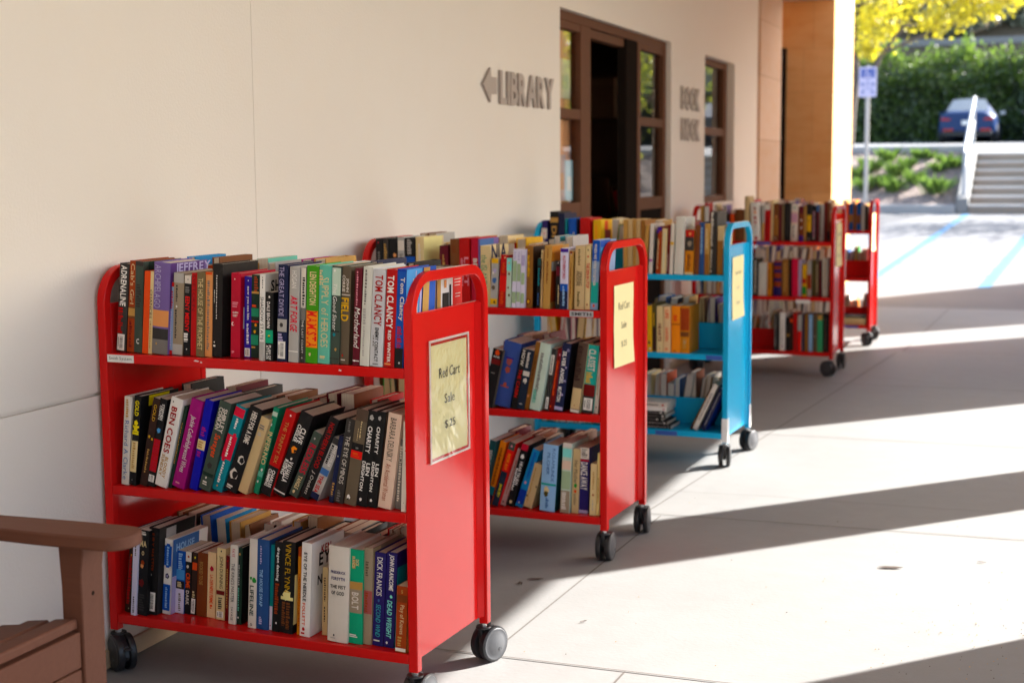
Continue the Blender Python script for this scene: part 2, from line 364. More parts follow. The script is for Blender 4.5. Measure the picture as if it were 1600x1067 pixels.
for k in range(6):
    xs_ = [-.32, -.02+.1*(k % 2), .286]
    q.box(-.30, .277, 15.006, 16.454, cz[k], cz[k+1], plain('pier_grout', (.60, .33, .13), .9))
    for a, b in zip(xs_, xs_[1:]): q.box(a+(.002 if a > -.3 else 0), b-(.002 if b < .2 else 0), 15.0, 16.46, cz[k]+.002, cz[k+1]-.002, SAND)
q.build('end_pier', bld)
q = MB(); q.box(-.31, -.19, 14.9, 14.995, 0, 2.56, DARKF); q.box(-.31, -.27, 13.55, 14.9, 0, 2.56, DARKF); q.build('entrance_door', bld, bevel=.004)
q = MB(); q.box(-.33, -.27, 13.52, 15.0, 2.57, 3.5, SAND); q.box(-.6, -.25, 13.3, 13.519, 0, 3.5, SAND2); q.build('door_surround', bld)
SOFF = plain('soffit', (.66, .52, .43), .85, .06, 2)
q = MB(); q.box(-.3, 4.2, -9, 13.7, 2.93, 3.6, SOFF); q.box(-.3, .284, 13.7, 16.46, 3.03, 3.6, SOFF); q.build('canopy_roof', bld, bevel=.01)
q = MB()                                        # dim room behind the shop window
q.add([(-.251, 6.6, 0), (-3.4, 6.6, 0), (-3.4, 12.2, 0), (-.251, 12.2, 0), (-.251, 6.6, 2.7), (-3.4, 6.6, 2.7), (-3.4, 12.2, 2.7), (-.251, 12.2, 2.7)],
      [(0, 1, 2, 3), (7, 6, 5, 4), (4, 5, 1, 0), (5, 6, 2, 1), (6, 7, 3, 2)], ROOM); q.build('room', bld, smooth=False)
win = MB(); FX = -.035
def bar(mb, y0, y1, z0, z1, m=FRAME, x1=FX, dp=.06): mb.box(x1-dp, x1, y0, y1, z0, z1, m)
q = MB()
bar(q, 7.18, 7.25, 0, 2.14); bar(q, 9.43, 9.50, 0, 2.14); bar(q, 7.18, 9.50, 2.14, 2.19)
bar(q, 7.64, 7.82, 0, 2.14); bar(q, 8.56, 8.80, 0, 2.14, DARKF, FX-.004); bar(q, 8.80, 8.87, 0, 2.14)
for a, b in ((7.25, 7.64), (8.87, 9.43)):
    bar(q, a, b, 1.63, 1.685, FRAME, FX-.002); bar(q, a, b, 1.10, 1.18, FRAME, FX-.002); bar(q, a, b, 0, 1.10, DARKF, FX-.012); bar(q, a, b, 2.10, 2.14, FRAME, FX-.002)
bar(q, 7.82, 8.56, 2.09, 2.14, FRAME, FX-.02)
wf = q.build('shop_window', bld, bevel=.003)
for a, b, c, d in ((7.25, 7.64, 1.685, 2.10), (7.25, 7.64, 1.18, 1.63), (8.87, 9.43, 1.685, 2.10), (8.87, 9.43, 1.18, 1.63)):
    p = MB(); p.add([(FX-.03, a-.004, c-.004), (FX-.03, b+.004, c-.004), (FX-.03, b+.004, d+.004), (FX-.03, a-.004, d+.004)], [(0, 1, 2, 3)], GLASS); p.build('pane', wf, smooth=False)
q = MB(); FX2 = -.06
bar(q, 10.49, 10.60, 1.10, 2.13, FRAME, FX2); bar(q, 11.42, 11.53, 1.10, 2.13, FRAME, FX2); bar(q, 10.49, 11.53, 2.13, 2.18, FRAME, FX2); bar(q, 10.60, 11.42, 1.61, 1.67, FRAME, FX2-.002); bar(q, 10.49, 11.53, 1.10, 1.15, FRAME, FX2+.002)
wf2 = q.build('narrow_window', bld, bevel=.003)
for c, d in ((1.67, 2.13), (1.15, 1.61)):
    p = MB(); p.add([(FX2-.03, 10.596, c-.004), (FX2-.03, 11.424, c-.004), (FX2-.03, 11.424, d+.004), (FX2-.03, 10.596, d+.004)], [(0, 1, 2, 3)], GLASS); p.build('pane', wf2, smooth=False)
# columns and off-frame pier that carry the canopy, then an added shade wall
q = MB(); q.box(-.195, .195, -.195, .195, 0, 2.929, SAND); cl = q.build('canopy_column', bevel=.006); cl.location = (3.7, 7.86, 0)
tag(cl, 'square sandstone column under the canopy edge, nearer to the blue cart', 'column', 'columns along the canopy edge')
c2 = cl.copy(); COL.objects.link(c2); c2.location = (3.7, 5.35, 0); c2['label'] = 'square sandstone column under the canopy edge, nearest to the camera'
q = MB(); q.box(-.2, .2, -1.55, 1.55, 0, 2.929, SAND); o = q.build('stone_pier', bevel=.006); o.location = (3.7, 12.02, 0); tag(o, 'long sandstone pier under the outer canopy edge', 'pier')
q = MB(); q.box(-.2, .2, -1.55, 1.55, 0, 7.5, SAND); o = q.build('shade_wall', bevel=.006); o.location = (3.7, 16.55, 0); tag(o, 'tall unseen sandstone wall added beyond the canopy to shade the library wall', 'wall')  # added off-frame wall, made tall enough to keep sun off the stone cladding

q = MB(); q.box(-.25, 7.5, -9.4, -9.1, 0, 3.55, STUCCO); q.box(1.2, 2.6, -9.095, -9.06, 0, 2.4, DARKF); o = q.build('added_rear_wall', bevel=.01); tag(o, 'unseen wall added behind the camera to block light from there', 'building')  # added wall, cuts off sky and sunlit ground behind the camera
# raised lettering on the wall
def wall_letters(name, label, y0, y1, zb, zt, body, arrow=None):
    t = thing(name, label, 'sign', (0, (y0+y1)/2, zb), 0)
    lay, W, H = layout(body, 'b'); s_ = (y1-y0)/W; hz = (zt-zb)/H; off = (y0+y1)/2
    for (vs, fs), ch in zip(lay, body.replace(' ', '')):
        m = MB(); n = len(vs)
        P = [(0.014, y0-off+a*s_, b*hz) for a, b in vs]; Q = [(0.002, y0-off+a*s_, b*hz) for a, b in vs]
        edges = {}
        for f in fs:
            for i in range(len(f)):
                e = (f[i], f[(i+1) % len(f)]); edges[e] = 1
        side = [(e[0], e[0]+n, e[1]+n, e[1]) for e in edges if (e[1], e[0]) not in edges]
        m.add(P+Q, [tuple(f) for f in fs]+side, LETTER); m.build('letter', t, smooth=False)
    if arrow:
        m = MB(); m.prism([(p[0]-off, p[1]-zb) for p in arrow], 0, .002, .014, LETTER); m.build('arrow', t, smooth=False)
wall_letters('library_sign', 'raised grey letters spelling LIBRARY with an arrow pointing left', 6.285, 7.045, 1.662, 1.816, 'LIBRARY',
             [(6.069, 1.743), (6.16, 1.665), (6.165, 1.703), (6.234, 1.703), (6.234, 1.778), (6.165, 1.778), (6.16, 1.818)])
def two(y0, y1, zb, zt, body): pass
t_ = None
wall_letters('nook_sign', 'raised grey letters spelling BOOK, the upper word beside the narrow window', 9.752, 10.284, 1.760, 1.921, 'BOOK')
wall_letters('nook_sign', 'raised grey letters spelling NOOK, the lower word beside the narrow window', 9.757, 10.290, 1.550, 1.707, 'NOOK')

# things in the shop window
q = MB(); q.box(-.02, .0, -.25, .25, 0, 1.7, BOARD); o = q.build('display_board', bevel=.003); o.location = (-.10, 7.47, .5); tag(o, 'brown display board standing behind the left shop window', 'board')
def card(name, label, cat, y, z, wd, ht, m, x=-.09, lean=0, m2=None):
    k = MB(); k.box(-.004, .004, -wd/2, wd/2, 0, ht, m)
    if m2: k.box(.0042, .006, -wd*.3, wd*.3, ht*.25, ht*.6, m2)
    o = k.build(name, smooth=False); o.location = (x, y, z); o.rotation_euler = (R_(lean), 0, 0); tag(o, label, cat)
card('paper_notice', 'yellow notice pinned behind the upper left shop pane', 'notice', 7.38, 1.70, .10, .25, plain('notice_yellow', (.62, .42, .06), .7), lean=6)
card('paper_notice', 'pale cream notice pinned behind the upper left shop pane', 'notice', 7.52, 1.74, .17, .21, plain('notice_cream', (.62, .60, .45), .7), m2=plain('notice_green', (.45, .5, .35), .7))
card('picture_book', 'yellow picture book behind the lower left shop pane', 'book', 7.34, 1.19, .05, .24, plain('pb_yellow', (.60, .42, .10), .6), x=-.088)
card('picture_book', 'mauve and orange picture book behind the lower left shop pane', 'book', 7.45, 1.19, .15, .25, plain('pb_mauve', (.42, .33, .36), .6), x=-.09, m2=plain('pb_orange', (.55, .25, .08), .6))
card('picture_book', 'pale blue picture book behind the lower left shop pane', 'book', 7.575, 1.19, .13, .22, plain('pb_blue', (.35, .62, .72), .6), x=-.086, m2=plain('pb_pale', (.66, .7, .66), .6))
DARKW = plain('dark_wood', (.20, .09, .045), .6)
t = thing('bookshelf', 'dark wooden bookshelf inside the shop doorway', 'bookshelf', (-1.3, 10.9, 0), R_(-90))
for z in (.1, .55, 1.0, 1.4, 1.75):
    q = MB(); q.box(-.15, .15, -1.0, 1.0, z-.02, z, DARKW); q.build('shelf', t)
q = MB(); q.box(-.17, -.15, -1.0, 1.0, 0, 2.1, DARKW); q.build('back', t)
for y in (-1.01, 1.0):
    q = MB(); q.box(-.15, .15, y, y+.02, 0, 2.1, DARKW); q.build('side', t)
CARDB = plain('cardboard', (.40, .22, .12), .8); 
q = MB(); q.box(-.12, .12, -.25, .25, 0, .3, CARDB); q.box(-.122, .122, -.252, .252, .24, .29, plain('box_lid', (.48, .27, .15), .8)); o = q.build('storage_box', bevel=.003); o.location = (-.98, 10.86, 1.751); o.rotation_euler = (0, 0, R_(80)); tag(o, 'brown storage box on the shelf inside the doorway', 'box')
q = MB(); q.box(-.12, .12, -.16, .16, 0, .2, plain('drawer', (.48, .36, .24), .8))
for k in range(5): q.box(.121, .124, -.15, .15, .02+k*.036, .045+k*.036, plain('drawer_face', (.55, .43, .30), .8))
o = q.build('drawer_unit', bevel=.002); o.location = (-.98, 10.1, 1.30); o.rotation_euler = (0, 0, R_(-90)); tag(o, 'tan set of small drawers inside the doorway', 'drawers')
q = MB(); q.box(-.22, .22, -.3, .3, 0, 1.299, DARKW); q.box(.221, .226, -.28, .28, .1, 1.2, plain('cab', (.13, .06, .04), .6)); o = q.build('cabinet', bevel=.004); o.location = (-.98, 10.12, 0); o.rotation_euler = (0, 0, R_(-90)); tag(o, 'dark cabinet just inside the doorway under the drawers', 'cabinet')
BOOKS=[
(0,0,[
('0.0348 0.030 0.0311 0.2385 5.9','charcoal','h','charcoal book titled ADRENALINE in white capitals','T,ADRENALINE,white,.02,.48,.52,.62,b;D,red,.5,.8,.35,.6;L,.8,.985'),
('0.0693 0.031 0.0234 0.2465 5.3','rust','h','reddish brown mottled book beside ADRENALINE',"T,Cab's Girl,cream,.03,.47,.5,.55,n;B,brown,.5,.63;B,tan,.515,.6;D,dkred,.66,.95,.5,.4"),
('0.0944 0.029 0.0266 0.2455 4.0','dkgreen2','h','mottled grey green book with a white letter C','H,C,white,.875,.55;B,charcoal,.0,.05;D,charcoal,.25,.5,.5,.6;S,dkgreen,.0,1,.02,.14'),
('0.1287 0.019 0.0186 0.2210 4.9','orange','h','plain orange clothbound book without lettering',''),
('0.1459 0.021 0.0135 0.2208 4.4','cream','h','slim cream book titled CHANCES in dark serif','T,CHANCES,dkbrown,.22,.57,.5,.55,n;D,tan,.6,.93,.5,.3'),
('0.1607 0.019 0.0519 0.2440 4.5','lilac2','h','tall purple book with a city skyline on its spine','T,ARCHIPELAGO,lilac,.03,.5,.28,.4,n;B,peach,.52,.7;B,charcoal,.72,.84;B,midgray,.84,1;P,tan,.3,.89,.1;S,purple2,.0,.5,.0,.15;SH,JEFFREY,lilac,.07,.03,.02'),
('0.2087 0.026 0.0133 0.1929 4.5','steel2','p','thin pale blue paperback with red spine ends','B,red,.0,.06;B,red,.94,1;D,red,.12,.36,.5,.5;D,lilac,.4,.9,.5,.4'),
('0.2219 0.026 0.0331 0.2175 3.8','taupe2','h','thick grey beige book beside the purple skyline one','D,charcoal,.15,.35,.35,.2;D,charcoal,.45,.8,.3,.2;P,white,.35,.41,.16;B,gray,.0,.12;B,gray,.87,1'),
('0.2594 0.022 0.0219 0.2120 3.6','black','p','black paperback titled EENY MEENY in red','B,offwhite,.0,.1;P,black,.5,.05,.14;D,midgray,.14,.22,.5,.7;T,EENY MEENY,red2,.26,.7,.5,.62,b;D,white,.72,.83,.4,.7;P,white,.5,.92,.14'),
('0.2833 0.020 0.0172 0.2189 3.5','red','h','red book with faint dark lettering by the HOUSE title','T,SVETOKIN,dkred,.02,.45,.5,.6,n'),
('0.3031 0.017 0.0248 0.2218 3.3','olive2','h','brown book titled THE HOUSE OF THE PROPHET','T,THE HOUSE OF THE PROPHET,cream,.07,.92,.5,.62,n;P,red,.5,.96,.1'),
('0.3277 0.021 0.0216 0.2222 3.0','peach','h','peach coloured book with tiny grey lettering','D,midgray,.1,.92,.5,.4;B,orange,.0,.03'),
('0.3494 0.023 0.0298 0.2435 3.0','black2','h','thick plain black book with small white title lines','D,white,.12,.6,.45,.1;D,white,.28,.42,.22,.08;P,white,.25,.84,.13;D,white,.87,.89,.3,.3'),
('0.4013 0.031 0.0290 0.2202 2.8','crimson','h','crimson book with white floral outline on cover','P,white,.4,.07,.1;D,pink,.34,.4,.5,.7;H,QUEEN,white,.465,.2;H,DEBT,white,.5,.2;P,white,.25,.6,.3;P,crimson,.32,.6,.2;S,white,.4,.66,.01,.05;D,pink,.92,.95,.3,.3'),
('0.4367 0.040 0.0212 0.2118 2.5','indigo2','p','violet blue book titled now you see him','P,white,.55,.05,.14;T,now you see him,white,.12,.53,.55,.42,b;D,white,.58,.83,.55,.35;L,.88,.985'),
('0.4572 0.041 0.0242 0.2166 2.6','dkgreen','p','dark green paperback with orange folk pattern','D,rust,.02,.2,.6,.5;B,tan,.2,.225;D,orange,.36,.39,.5,.8;B,emerald2,.4,.5;P,orange,.3,.56,.2;P,orange2,.6,.6,.3;B,red,.55,.57;P,yellow,.5,.68,.3;B,emerald2,.72,.84;D,tan,.86,.88,.5,.8'),
('0.5057 0.005 0.0162 0.2215 2.5','white','h','white book titled SHADOW STATE in black','T,SHADOW STATE,black,.26,.76,.5,.6,n;D,midgray,.03,.17,.6,.2;S,offwhite,.0,1,.0,.15;SH,SH,black,.14,.03,.025;B,gray,.78,1'),
('0.5236 0.005 0.0242 0.1762 2.2','black','p','short black paperback with a green block on its spine','P,white,.5,.07,.2;T,DALE BROWN,white,.14,.52,.4,.4,b;B,emerald,.55,.74;P,lemon,.5,.64,.25;P,dkgreen,.5,.65,.18;T,PLAN OF,white,.77,.98,.62,.3,b;T,ATTACK,white,.77,.98,.3,.3,b;S,black,0,1,0,.1'),
('0.5582 0.006 0.0288 0.2465 2.9','navy','h','tall navy book titled THE GREAT DIVIDE','T,THE GREAT DIVIDE,lilac,.02,.53,.4,.5,n;B,gray,.56,.69;P,charcoal,.45,.62,.35;D,lilac,.71,.82,.4,.6;L,.79,.97'),
('0.5934 0.004 0.0286 0.2419 3.0','gray','h','light grey book with a red scrawled title','T,HOGAN,white,.04,.22,.5,.5,n;T,ART FORGE,red3,.3,.68,.5,.75,bi;B,white,.88,.89'),
('0.6241 0.008 0.0158 0.2402 2.8','midgray','h','grey photographic spine beside the green book','B,offwhite,.0,.42;D,black,.1,.4,.6,.5;B,charcoal,.55,1;T,THE LAST COAST,white,.55,.9,.5,.35,n;P,white,.5,.95,.2'),
('0.6422 0.006 0.0352 0.2451 2.8','green','h','bright green book titled MAMISTA in red and yellow','T,LEN DEIGHTON,cream,.06,.4,.55,.55,b;B,orange2,.46,.84;T,MAMISTA,red2,.46,.84,.5,.85,b;P,cream,.4,.91,.2'),
('0.6780 0.006 0.0337 0.2472 3.0','seafoam','h','sea green book titled SUPPLY OF HEROES','T,SUPPLY of HEROES,cream,.12,.83,.55,.6,n;D,cream,.05,.2,.15,.3;D,cream,.92,.95,.5,.6'),
('0.7113 0.010 0.0264 0.2466 3.1','dkgreen2','p','green and black paperback titled The Good Sister','B,palegreen,.02,.3;P,white,.3,.05,.2;T,The Good Sister,white,.18,.66,.4,.42,i;B,black,.66,.67;P,teal,.4,.7,.3;P,tan,.6,.85,.25;B,charcoal,.94,.95'),
('0.7328 0.016 0.0286 0.2456 3.4','taupe','h','taupe book with a yellow title block','T,JOHN,offwhite,.12,.26,.68,.3,b;T,CORRIE,offwhite,.09,.26,.32,.3,b;B,offwhite,.285,.295;T,FIELD,yellow,.32,.56,.5,.75,b;P,red,.4,.91,.16;D,offwhite,.95,.97,.5,.5'),
('0.7790 0.004 0.0204 0.2423 3.3','maroon','h','maroon book titled Motherland in white script','D,pink,.03,.38,.4,.25;T,Motherland,white,.4,.82,.5,.75,i;P,white,.3,.95,.2;B,white,.945,.955'),
('0.7996 0.004 0.0265 0.2463 4.0','offwhite2','h','pale grey white book with faint grey lettering','D,midgray,.03,.38,.35,.25;D,gray,.42,.58,.35,.4;D,gray,.6,.9,.35,.2'),
('0.8277 0.004 0.0356 0.2409 3.8','gray2','h','light grey book titled ENEMY CONTACT in black','T,TOM CLANCY,red4,.06,.58,.52,.62,b;T,ENEMY CONTACT,black,.6,.95,.5,.3,b;D,midgray,.68,.8,.25,.1;D,midgray,.97,.98,.5,.5'),
('0.8665 0.004 0.0292 0.2407 3.5','red','h','red book titled RED WINTER in white','T,TOM CLANCY,white,.06,.6,.45,.65,b;T,RED WINTER,white,.62,.95,.5,.3,b;D,peach,.96,.975,.4,.6'),
('0.8964 0.004 0.0238 0.2422 3.4','blue','h','blue and black book at the right end','T,Tom Clancy,offwhite,.08,.52,.6,.62,b;B,blue2,.0,.02;D,red,.58,.8,.5,.6;B,black,.8,1;P,white,.6,.95,.18;S,sky2,.0,.95,.0,.085;S,offwhite,.28,.8,.012,.024;S,offwhite,.1,.8,.034,.044;S,lilac,.02,.36,.047,.053;S,offwhite,.36,.8,.055,.064;S,navy,.05,.3,.066,.07;S,lilac,.1,.7,.073,.083;S,tan,.0,1,.09,.125'),
]),
(0,1,[
('0.0476 0.014 0.0237 0.2437 5.3','offwhite','h','cream white book with large blue grey serif letters','T,Richard A Clarke,steel,.27,.94,.5,.6,n;D,tan,.03,.24,.5,.4'),
('0.0710 0.016 0.0225 0.2471 7.2','black','h','black book titled GOLD with a yellow trophy cup','T,GOLD,lemon,.05,.22,.5,.6,b;P,lemon,.5,.3,.55;B,lemon,.33,.4;P,black,.1,.37,.35;P,black,.9,.37,.35;B,lemon,.405,.43;B,cream,.5,.85;D,tan,.52,.82,.5,.4;P,midgray,.5,.94,.15;S,black,0,1,0,.15;S,lemon,.0,.12,.03,.12'),
('0.1065 0.016 0.0229 0.2477 13.2','dkbrown','p','dark brown book titled GOLD in gold capitals','T,GOLD,yellow,.07,.26,.5,.4,n;P,yellow,.3,.44,.3;P,yellow,.75,.46,.26;D,tan,.58,.85,.5,.3'),
('0.1294 0.018 0.0235 0.2467 12.7','black','p','black paperback titled THE RED DRAGON in red blocks','T,STEPHEN,white,.06,.24,.62,.34,b;T,COONTS,white,.08,.24,.3,.3,b;P,sky2,.5,.36,.5;B,red,.46,.83;T,THE RED DRAGON,crimson,.46,.83,.5,.8,b;L,.87,.95'),
('0.1556 0.018 0.0379 0.2514 15.1','white','h','white book with bold red and gold lettering','P,black,.25,.05,.1;T,BEN COES,red4,.1,.62,.45,.5,b;T,BLOODY,tan,.66,.9,.62,.26,b;T,SUNDAY,tan,.64,.88,.3,.26,b'),
('0.1944 0.023 0.0112 0.2329 15.7','dkgreen','h','thin dark green book beside the magenta one','D,tan,.2,.7,.4,.3'),
('0.2097 0.021 0.0379 0.2521 16.9','magenta','h','magenta book titled Hollywood Wives in white script','T,Jackie Collins,white,.18,.46,.5,.5,i;T,Hollywood Wives,white,.46,.82,.5,.55,i;D,pink,.94,.96,.5,.5'),
('0.2630 0.023 0.0260 0.2510 14.2','indigo','h','bright blue book with a diagonal cream banner','D,magenta,.3,.4,.5,.6;B,cream,.44,.55;D,tan,.46,.53,.5,.7;D,magenta,.57,.63,.5,.6'),
('0.2949 0.021 0.0365 0.2519 17.8','dkgreen2','h','dark green jungle book titled Savages in orange red','T,SHIRLEY,offwhite,.07,.34,.68,.36,b;T,CONRAN,offwhite,.07,.32,.32,.36,b;T,Savages,orange,.36,.62,.5,.6,bi;P,charcoal,.5,.72,.4;P,offwhite,.45,.86,.14;D,offwhite,.9,.94,.5,.5;B,dkgreen,.8,.84'),
('0.3308 0.028 0.0326 0.2451 20.7','teal','h','teal book with ragged red patches on its spine','B,red3,.02,.12;D,white,.14,.26,.55,.25;B,red3,.34,.62;P,red3,.3,.63,.35;P,red3,.7,.33,.3;D,white,.36,.6,.5,.25;D,white,.66,.9,.5,.25;P,peach,.5,.94,.14'),
('0.3708 0.029 0.0398 0.2440 21.4','black','h','black book with tilted white stencil lettering','T,HERE FOR A DIME,offwhite,.05,.42,.55,.42,b;P,offwhite,.6,.62,.5;P,black,.66,.62,.34;P,offwhite,.4,.8,.62;P,black,.5,.8,.44;D,offwhite,.93,.97,.4,.5'),
('0.4102 0.032 0.0289 0.2184 21.3','cream2','h','plain cream clothbound book with worn grey stamp','D,midgray,.1,.16,.5,.6;D,gray,.2,.24,.5,.5'),
('0.4487 0.046 0.0171 0.2434 17.2','emerald2','h','green and white marbled book with cream block letters','B,palegreen,.05,.1;P,white,.3,.2,.4;T,INFERNO,cream,.28,.66,.5,.85,b;P,white,.6,.72,.4;B,seafoam,.74,.8;P,white,.4,.86,.35'),
('0.4809 0.031 0.0331 0.2416 20.8','red','h','red and black book titled THE TRINITY SIX','T,THE TRINITY SIX,tan,.13,.62,.5,.32,n;P,white,.6,.05,.14;B,black,.66,1;T,CHARLES,white,.7,.9,.65,.3,b;T,CUMMING,white,.7,.9,.32,.3,b'),
('0.5146 0.037 0.0382 0.2385 23.2','black','h','thick black book titled VALHALLA RISING','T,CLIVE,white,.17,.35,.68,.42,b;T,CUSSLER,white,.15,.36,.3,.3,b;P,orange2,.5,.44,.42;P,black,.6,.45,.18;P,offwhite,.55,.55,.16;T,VALHALLA,white,.58,.83,.6,.42,b;T,RISING,white,.58,.76,.26,.3,b;B,white,.95,.965'),
('0.5609 0.043 0.0259 0.1898 25.0','dkgreen2','p','short dark paperback with a crimson title','P,gray,.4,.1,.2;T,REDLESS,crimson,.18,.64,.5,.75,b;T,TANGLE,cream,.68,.88,.5,.5,b;P,cream,.4,.93,.3'),
('0.5963 0.037 0.0286 0.2344 24.5','black','h','black book titled NORTHERN BLOOD in dripping red','T,NORTHERN BLOOD,red4,.06,.62,.52,.5,b;T,J. Crockett,offwhite,.66,.95,.5,.42,i'),
('0.6277 0.037 0.0255 0.1777 25.1','gray','p','grey striped paperback with white and red lettering','B,charcoal,.0,.1;T,CLIVE CUSSLER,white,.1,.45,.65,.35,b;D,black,.12,.42,.3,.3;B,steel,.5,.6;T,THE SEA,red,.62,.9,.4,.5,b;P,white,.4,.94,.4;B,navy,.9,1'),
('0.6855 0.032 0.0131 0.1774 11.5','navy','h','dark navy book hidden beside THE EYE OF MINDS','P,gray,.5,.3,.3;D,tan,.7,.9,.5,.5'),
('0.7007 0.031 0.0263 0.2230 11.3','charcoal','h','charcoal book titled THE EYE OF MINDS','D,midgray,.03,.16,.5,.3;T,THE EYE OF MINDS,offwhite,.2,.77,.52,.5,n;D,midgray,.85,.98,.5,.4'),
('0.7372 0.020 0.0339 0.2505 10.1','taupe','h','brown photographic book with an orange red price sticker','B,taupe3,.0,.12;D,cream,.12,.3,.6,.1;D,cream,.2,.33,.4,.06;B,black,.35,.43;H,LEN,gray,.4,.12;B,red2,.43,.51;D,orange,.45,.49,.5,.6;P,white,.35,.92,.3;P,black,.35,.94,.14'),
('0.7722 0.021 0.0291 0.2486 9.0','black','h','left black book titled CHARITY with a white horse','P,gray,.5,.07,.4;T,CHARITY,white,.16,.44,.5,.45,b;T,DEIGHTON,white,.53,.84,.3,.34,b;T,LEN,white,.54,.67,.74,.34,b;P,white,.4,.93,.25;S,taupe3,0,1,0,.15'),
('0.8033 0.021 0.0260 0.2477 7.9','black','h','right black book titled CHARITY with a white horse','P,gray,.4,.07,.35;T,CHARITY,white,.16,.44,.4,.4,b;T,DEIGHTON,white,.53,.84,.25,.34,b;T,LEN,white,.54,.67,.7,.34,b;P,white,.4,.93,.25;P,black,.4,.95,.14;S,taupe3,0,1,0,.15'),
('0.8347 0.020 0.0378 0.2448 8.5','pinkcream','h','thick cream pink book with thin serif title','T,BARBARA DELINSKY,charcoal,.05,.5,.45,.45,n;T,An Accidental Woman,rust,.53,.92,.45,.4,n'),
('0.8772 0.031 0.0152 0.1793 5.4','midgray','p','thin grey speckled paperback near the right frame','D,offwhite,.1,.9,.5,.5;P,charcoal,.5,.3,.3'),
('0.9044 0.011 0.0136 0.2278 2.9','offwhite','p','thin white paperback against the right frame','P,dkbrown,.5,.9,.14;P,red,.6,.32,.25'),
]),
(0,2,[
('0.0342 0.023 0.0193 0.2353 7.8','dkbrown','h','dark red and black book half behind the armrest','D,red,.32,.9,.5,.6;P,orange2,.5,.3,.25;P,cream,.7,.95,.14'),
('0.0678 0.006 0.0165 0.2414 5.1','lilac3','p','thin white paperback with tiny black lettering','D,charcoal,.04,.3,.55,.3;D,charcoal,.78,.97,.5,.3'),
('0.0794 0.013 0.0349 0.2407 5.1','black','p','black paperback with the letters MA and O','D,offwhite,.02,.06,.55,.6;H,MA,cream,.16,.5;H,O,cream,.27,.36;P,peach,.45,.42,.3;P,dkred,.45,.62,.5;P,rust,.5,.38,.3;D,charcoal,.75,.95,.5,.7'),
('0.1015 0.030 0.0331 0.2448 5.0','black','h','black book titled JURYMASTER with white barcode label','T,JURY MASTER,rust,.05,.5,.4,.4,n;P,gray,.4,.54,.14;L,.74,.96;S,charcoal,0,1,0,.03;S,gray,.02,.7,.03,.075;S,black,.3,.33,.03,.075;S,black,.6,.63,.03,.075;S,charcoal,.7,1,.03,.1'),
('0.1415 0.048 0.0250 0.2124 5.0','white','p','cream and blue paperback with blue diamonds on spine','B,blue,.06,.38;P,offwhite,.1,.06,.4;P,offwhite,.9,.06,.4;P,offwhite,.1,.38,.4;P,offwhite,.9,.38,.4;D,sky,.1,.35,.5,.3;P,navy,.5,.49,.5;P,lilac,.5,.49,.25;B,blue,.6,.95;D,sky,.64,.92,.5,.3;S,steel,.0,.5,.0,.12;S,lilac,.5,1,.0,.05;SH,HOUSE,sky,.12,.022,.015'),
('0.1685 0.069 0.0295 0.1767 4.1','blue','p','small blue and white paperback beside the diamond one','D,sky,.04,.4,.5,.5;B,sky2,.3,.46;B,black,.48,.61;D,cream,.5,.59,.5,.6;B,lilac3,.61,1;D,midgray,.68,.96,.5,.3'),
('0.1977 0.070 0.0200 0.1770 4.3','black','p','small black paperback with orange letters and white top','B,offwhite,.0,.16;P,rust,.5,.08,.3;P,offwhite,.4,.24,.4;T,CRIME,orange,.34,.58,.5,.7,b;T,DARK,offwhite,.62,.85,.5,.5,b'),
('0.2173 0.071 0.0172 0.1762 5.1','dkbrown','p','small dark paperback with an orange square and barcode','P,lemon,.5,.08,.3;B,orange,.16,.28;D,cream,.62,.72,.5,.5;L,.74,.98'),
('0.2395 0.067 0.0332 0.1780 4.4','leather','h','brown book titled BOOKED TO DIE in small capitals','T,BOOKED TO DIE,tan,.14,.5,.4,.35,n'),
('0.2742 0.067 0.0271 0.1830 3.6','peachcream','p','cream paperback with orange red lettering and emblem','P,crimson,.5,.25,.45;T,LA DERNIERE FEMME,orange,.34,.78,.5,.4,b;D,orange,.8,.86,.5,.3'),
('0.3075 0.061 0.0276 0.1991 3.5','cream','p','yellow cream paperback with a dark red band','P,black,.5,.04,.16;T,JOHN DUNNING,dkbrown,.11,.56,.5,.5,n;B,dkred,.59,.65;D,charcoal,.69,.85,.5,.5;L,.88,.97'),
('0.3381 0.059 0.0108 0.1816 3.4','dkred','p','thin dark red paperback beside the cream band one','D,tan,.2,.8,.5,.4;P,red,.5,.08,.4'),
('0.3614 0.041 0.0233 0.2192 3.9','offwhite','h',"white book titled THE KING'S MASTER","T,FAYE,crimson,.05,.15,.5,.4,n;T,THE KING'S MASTER,charcoal,.23,.72,.5,.45,n;T,SAVAGE,charcoal,.78,.95,.5,.3,n"),
('0.3833 0.046 0.0152 0.2115 3.5','dkgreen','h','dark green book with tiny white lettering','D,gray,.22,.5,.4,.3;D,seafoam,.52,.82,.4,.3;P,white,.4,.91,.3;S,black,0,1,0,.15;P,tan,.5,.08,.4'),
('0.4285 0.033 0.0249 0.2436 3.4','offwhite','h','white book titled LIFELINE with a green sprig','P,green2,.7,.46,.5;P,green2,.3,.44,.3;T,LIFELINE,dkgreen2,.52,.86,.45,.5,b;P,charcoal,.45,.96,.25;P,offwhite,.45,.96,.13;S,dkgreen,.5,1,0,.08'),
('0.4544 0.033 0.0369 0.2438 3.0','steel3','h','slate blue book titled THE HOUSE SWAP','D,lilac,.07,.27,.35,.15;T,THE HOUSE SWAP,sky,.33,.74,.4,.28,b;D,lilac,.86,.95,.4,.3'),
('0.4887 0.040 0.0110 0.2307 3.9','teal','h','thin teal and white book beside the blue one','B,lilac3,.72,1;P,magenta,.5,.95,.3;D,emerald,.3,.7,.5,.3'),
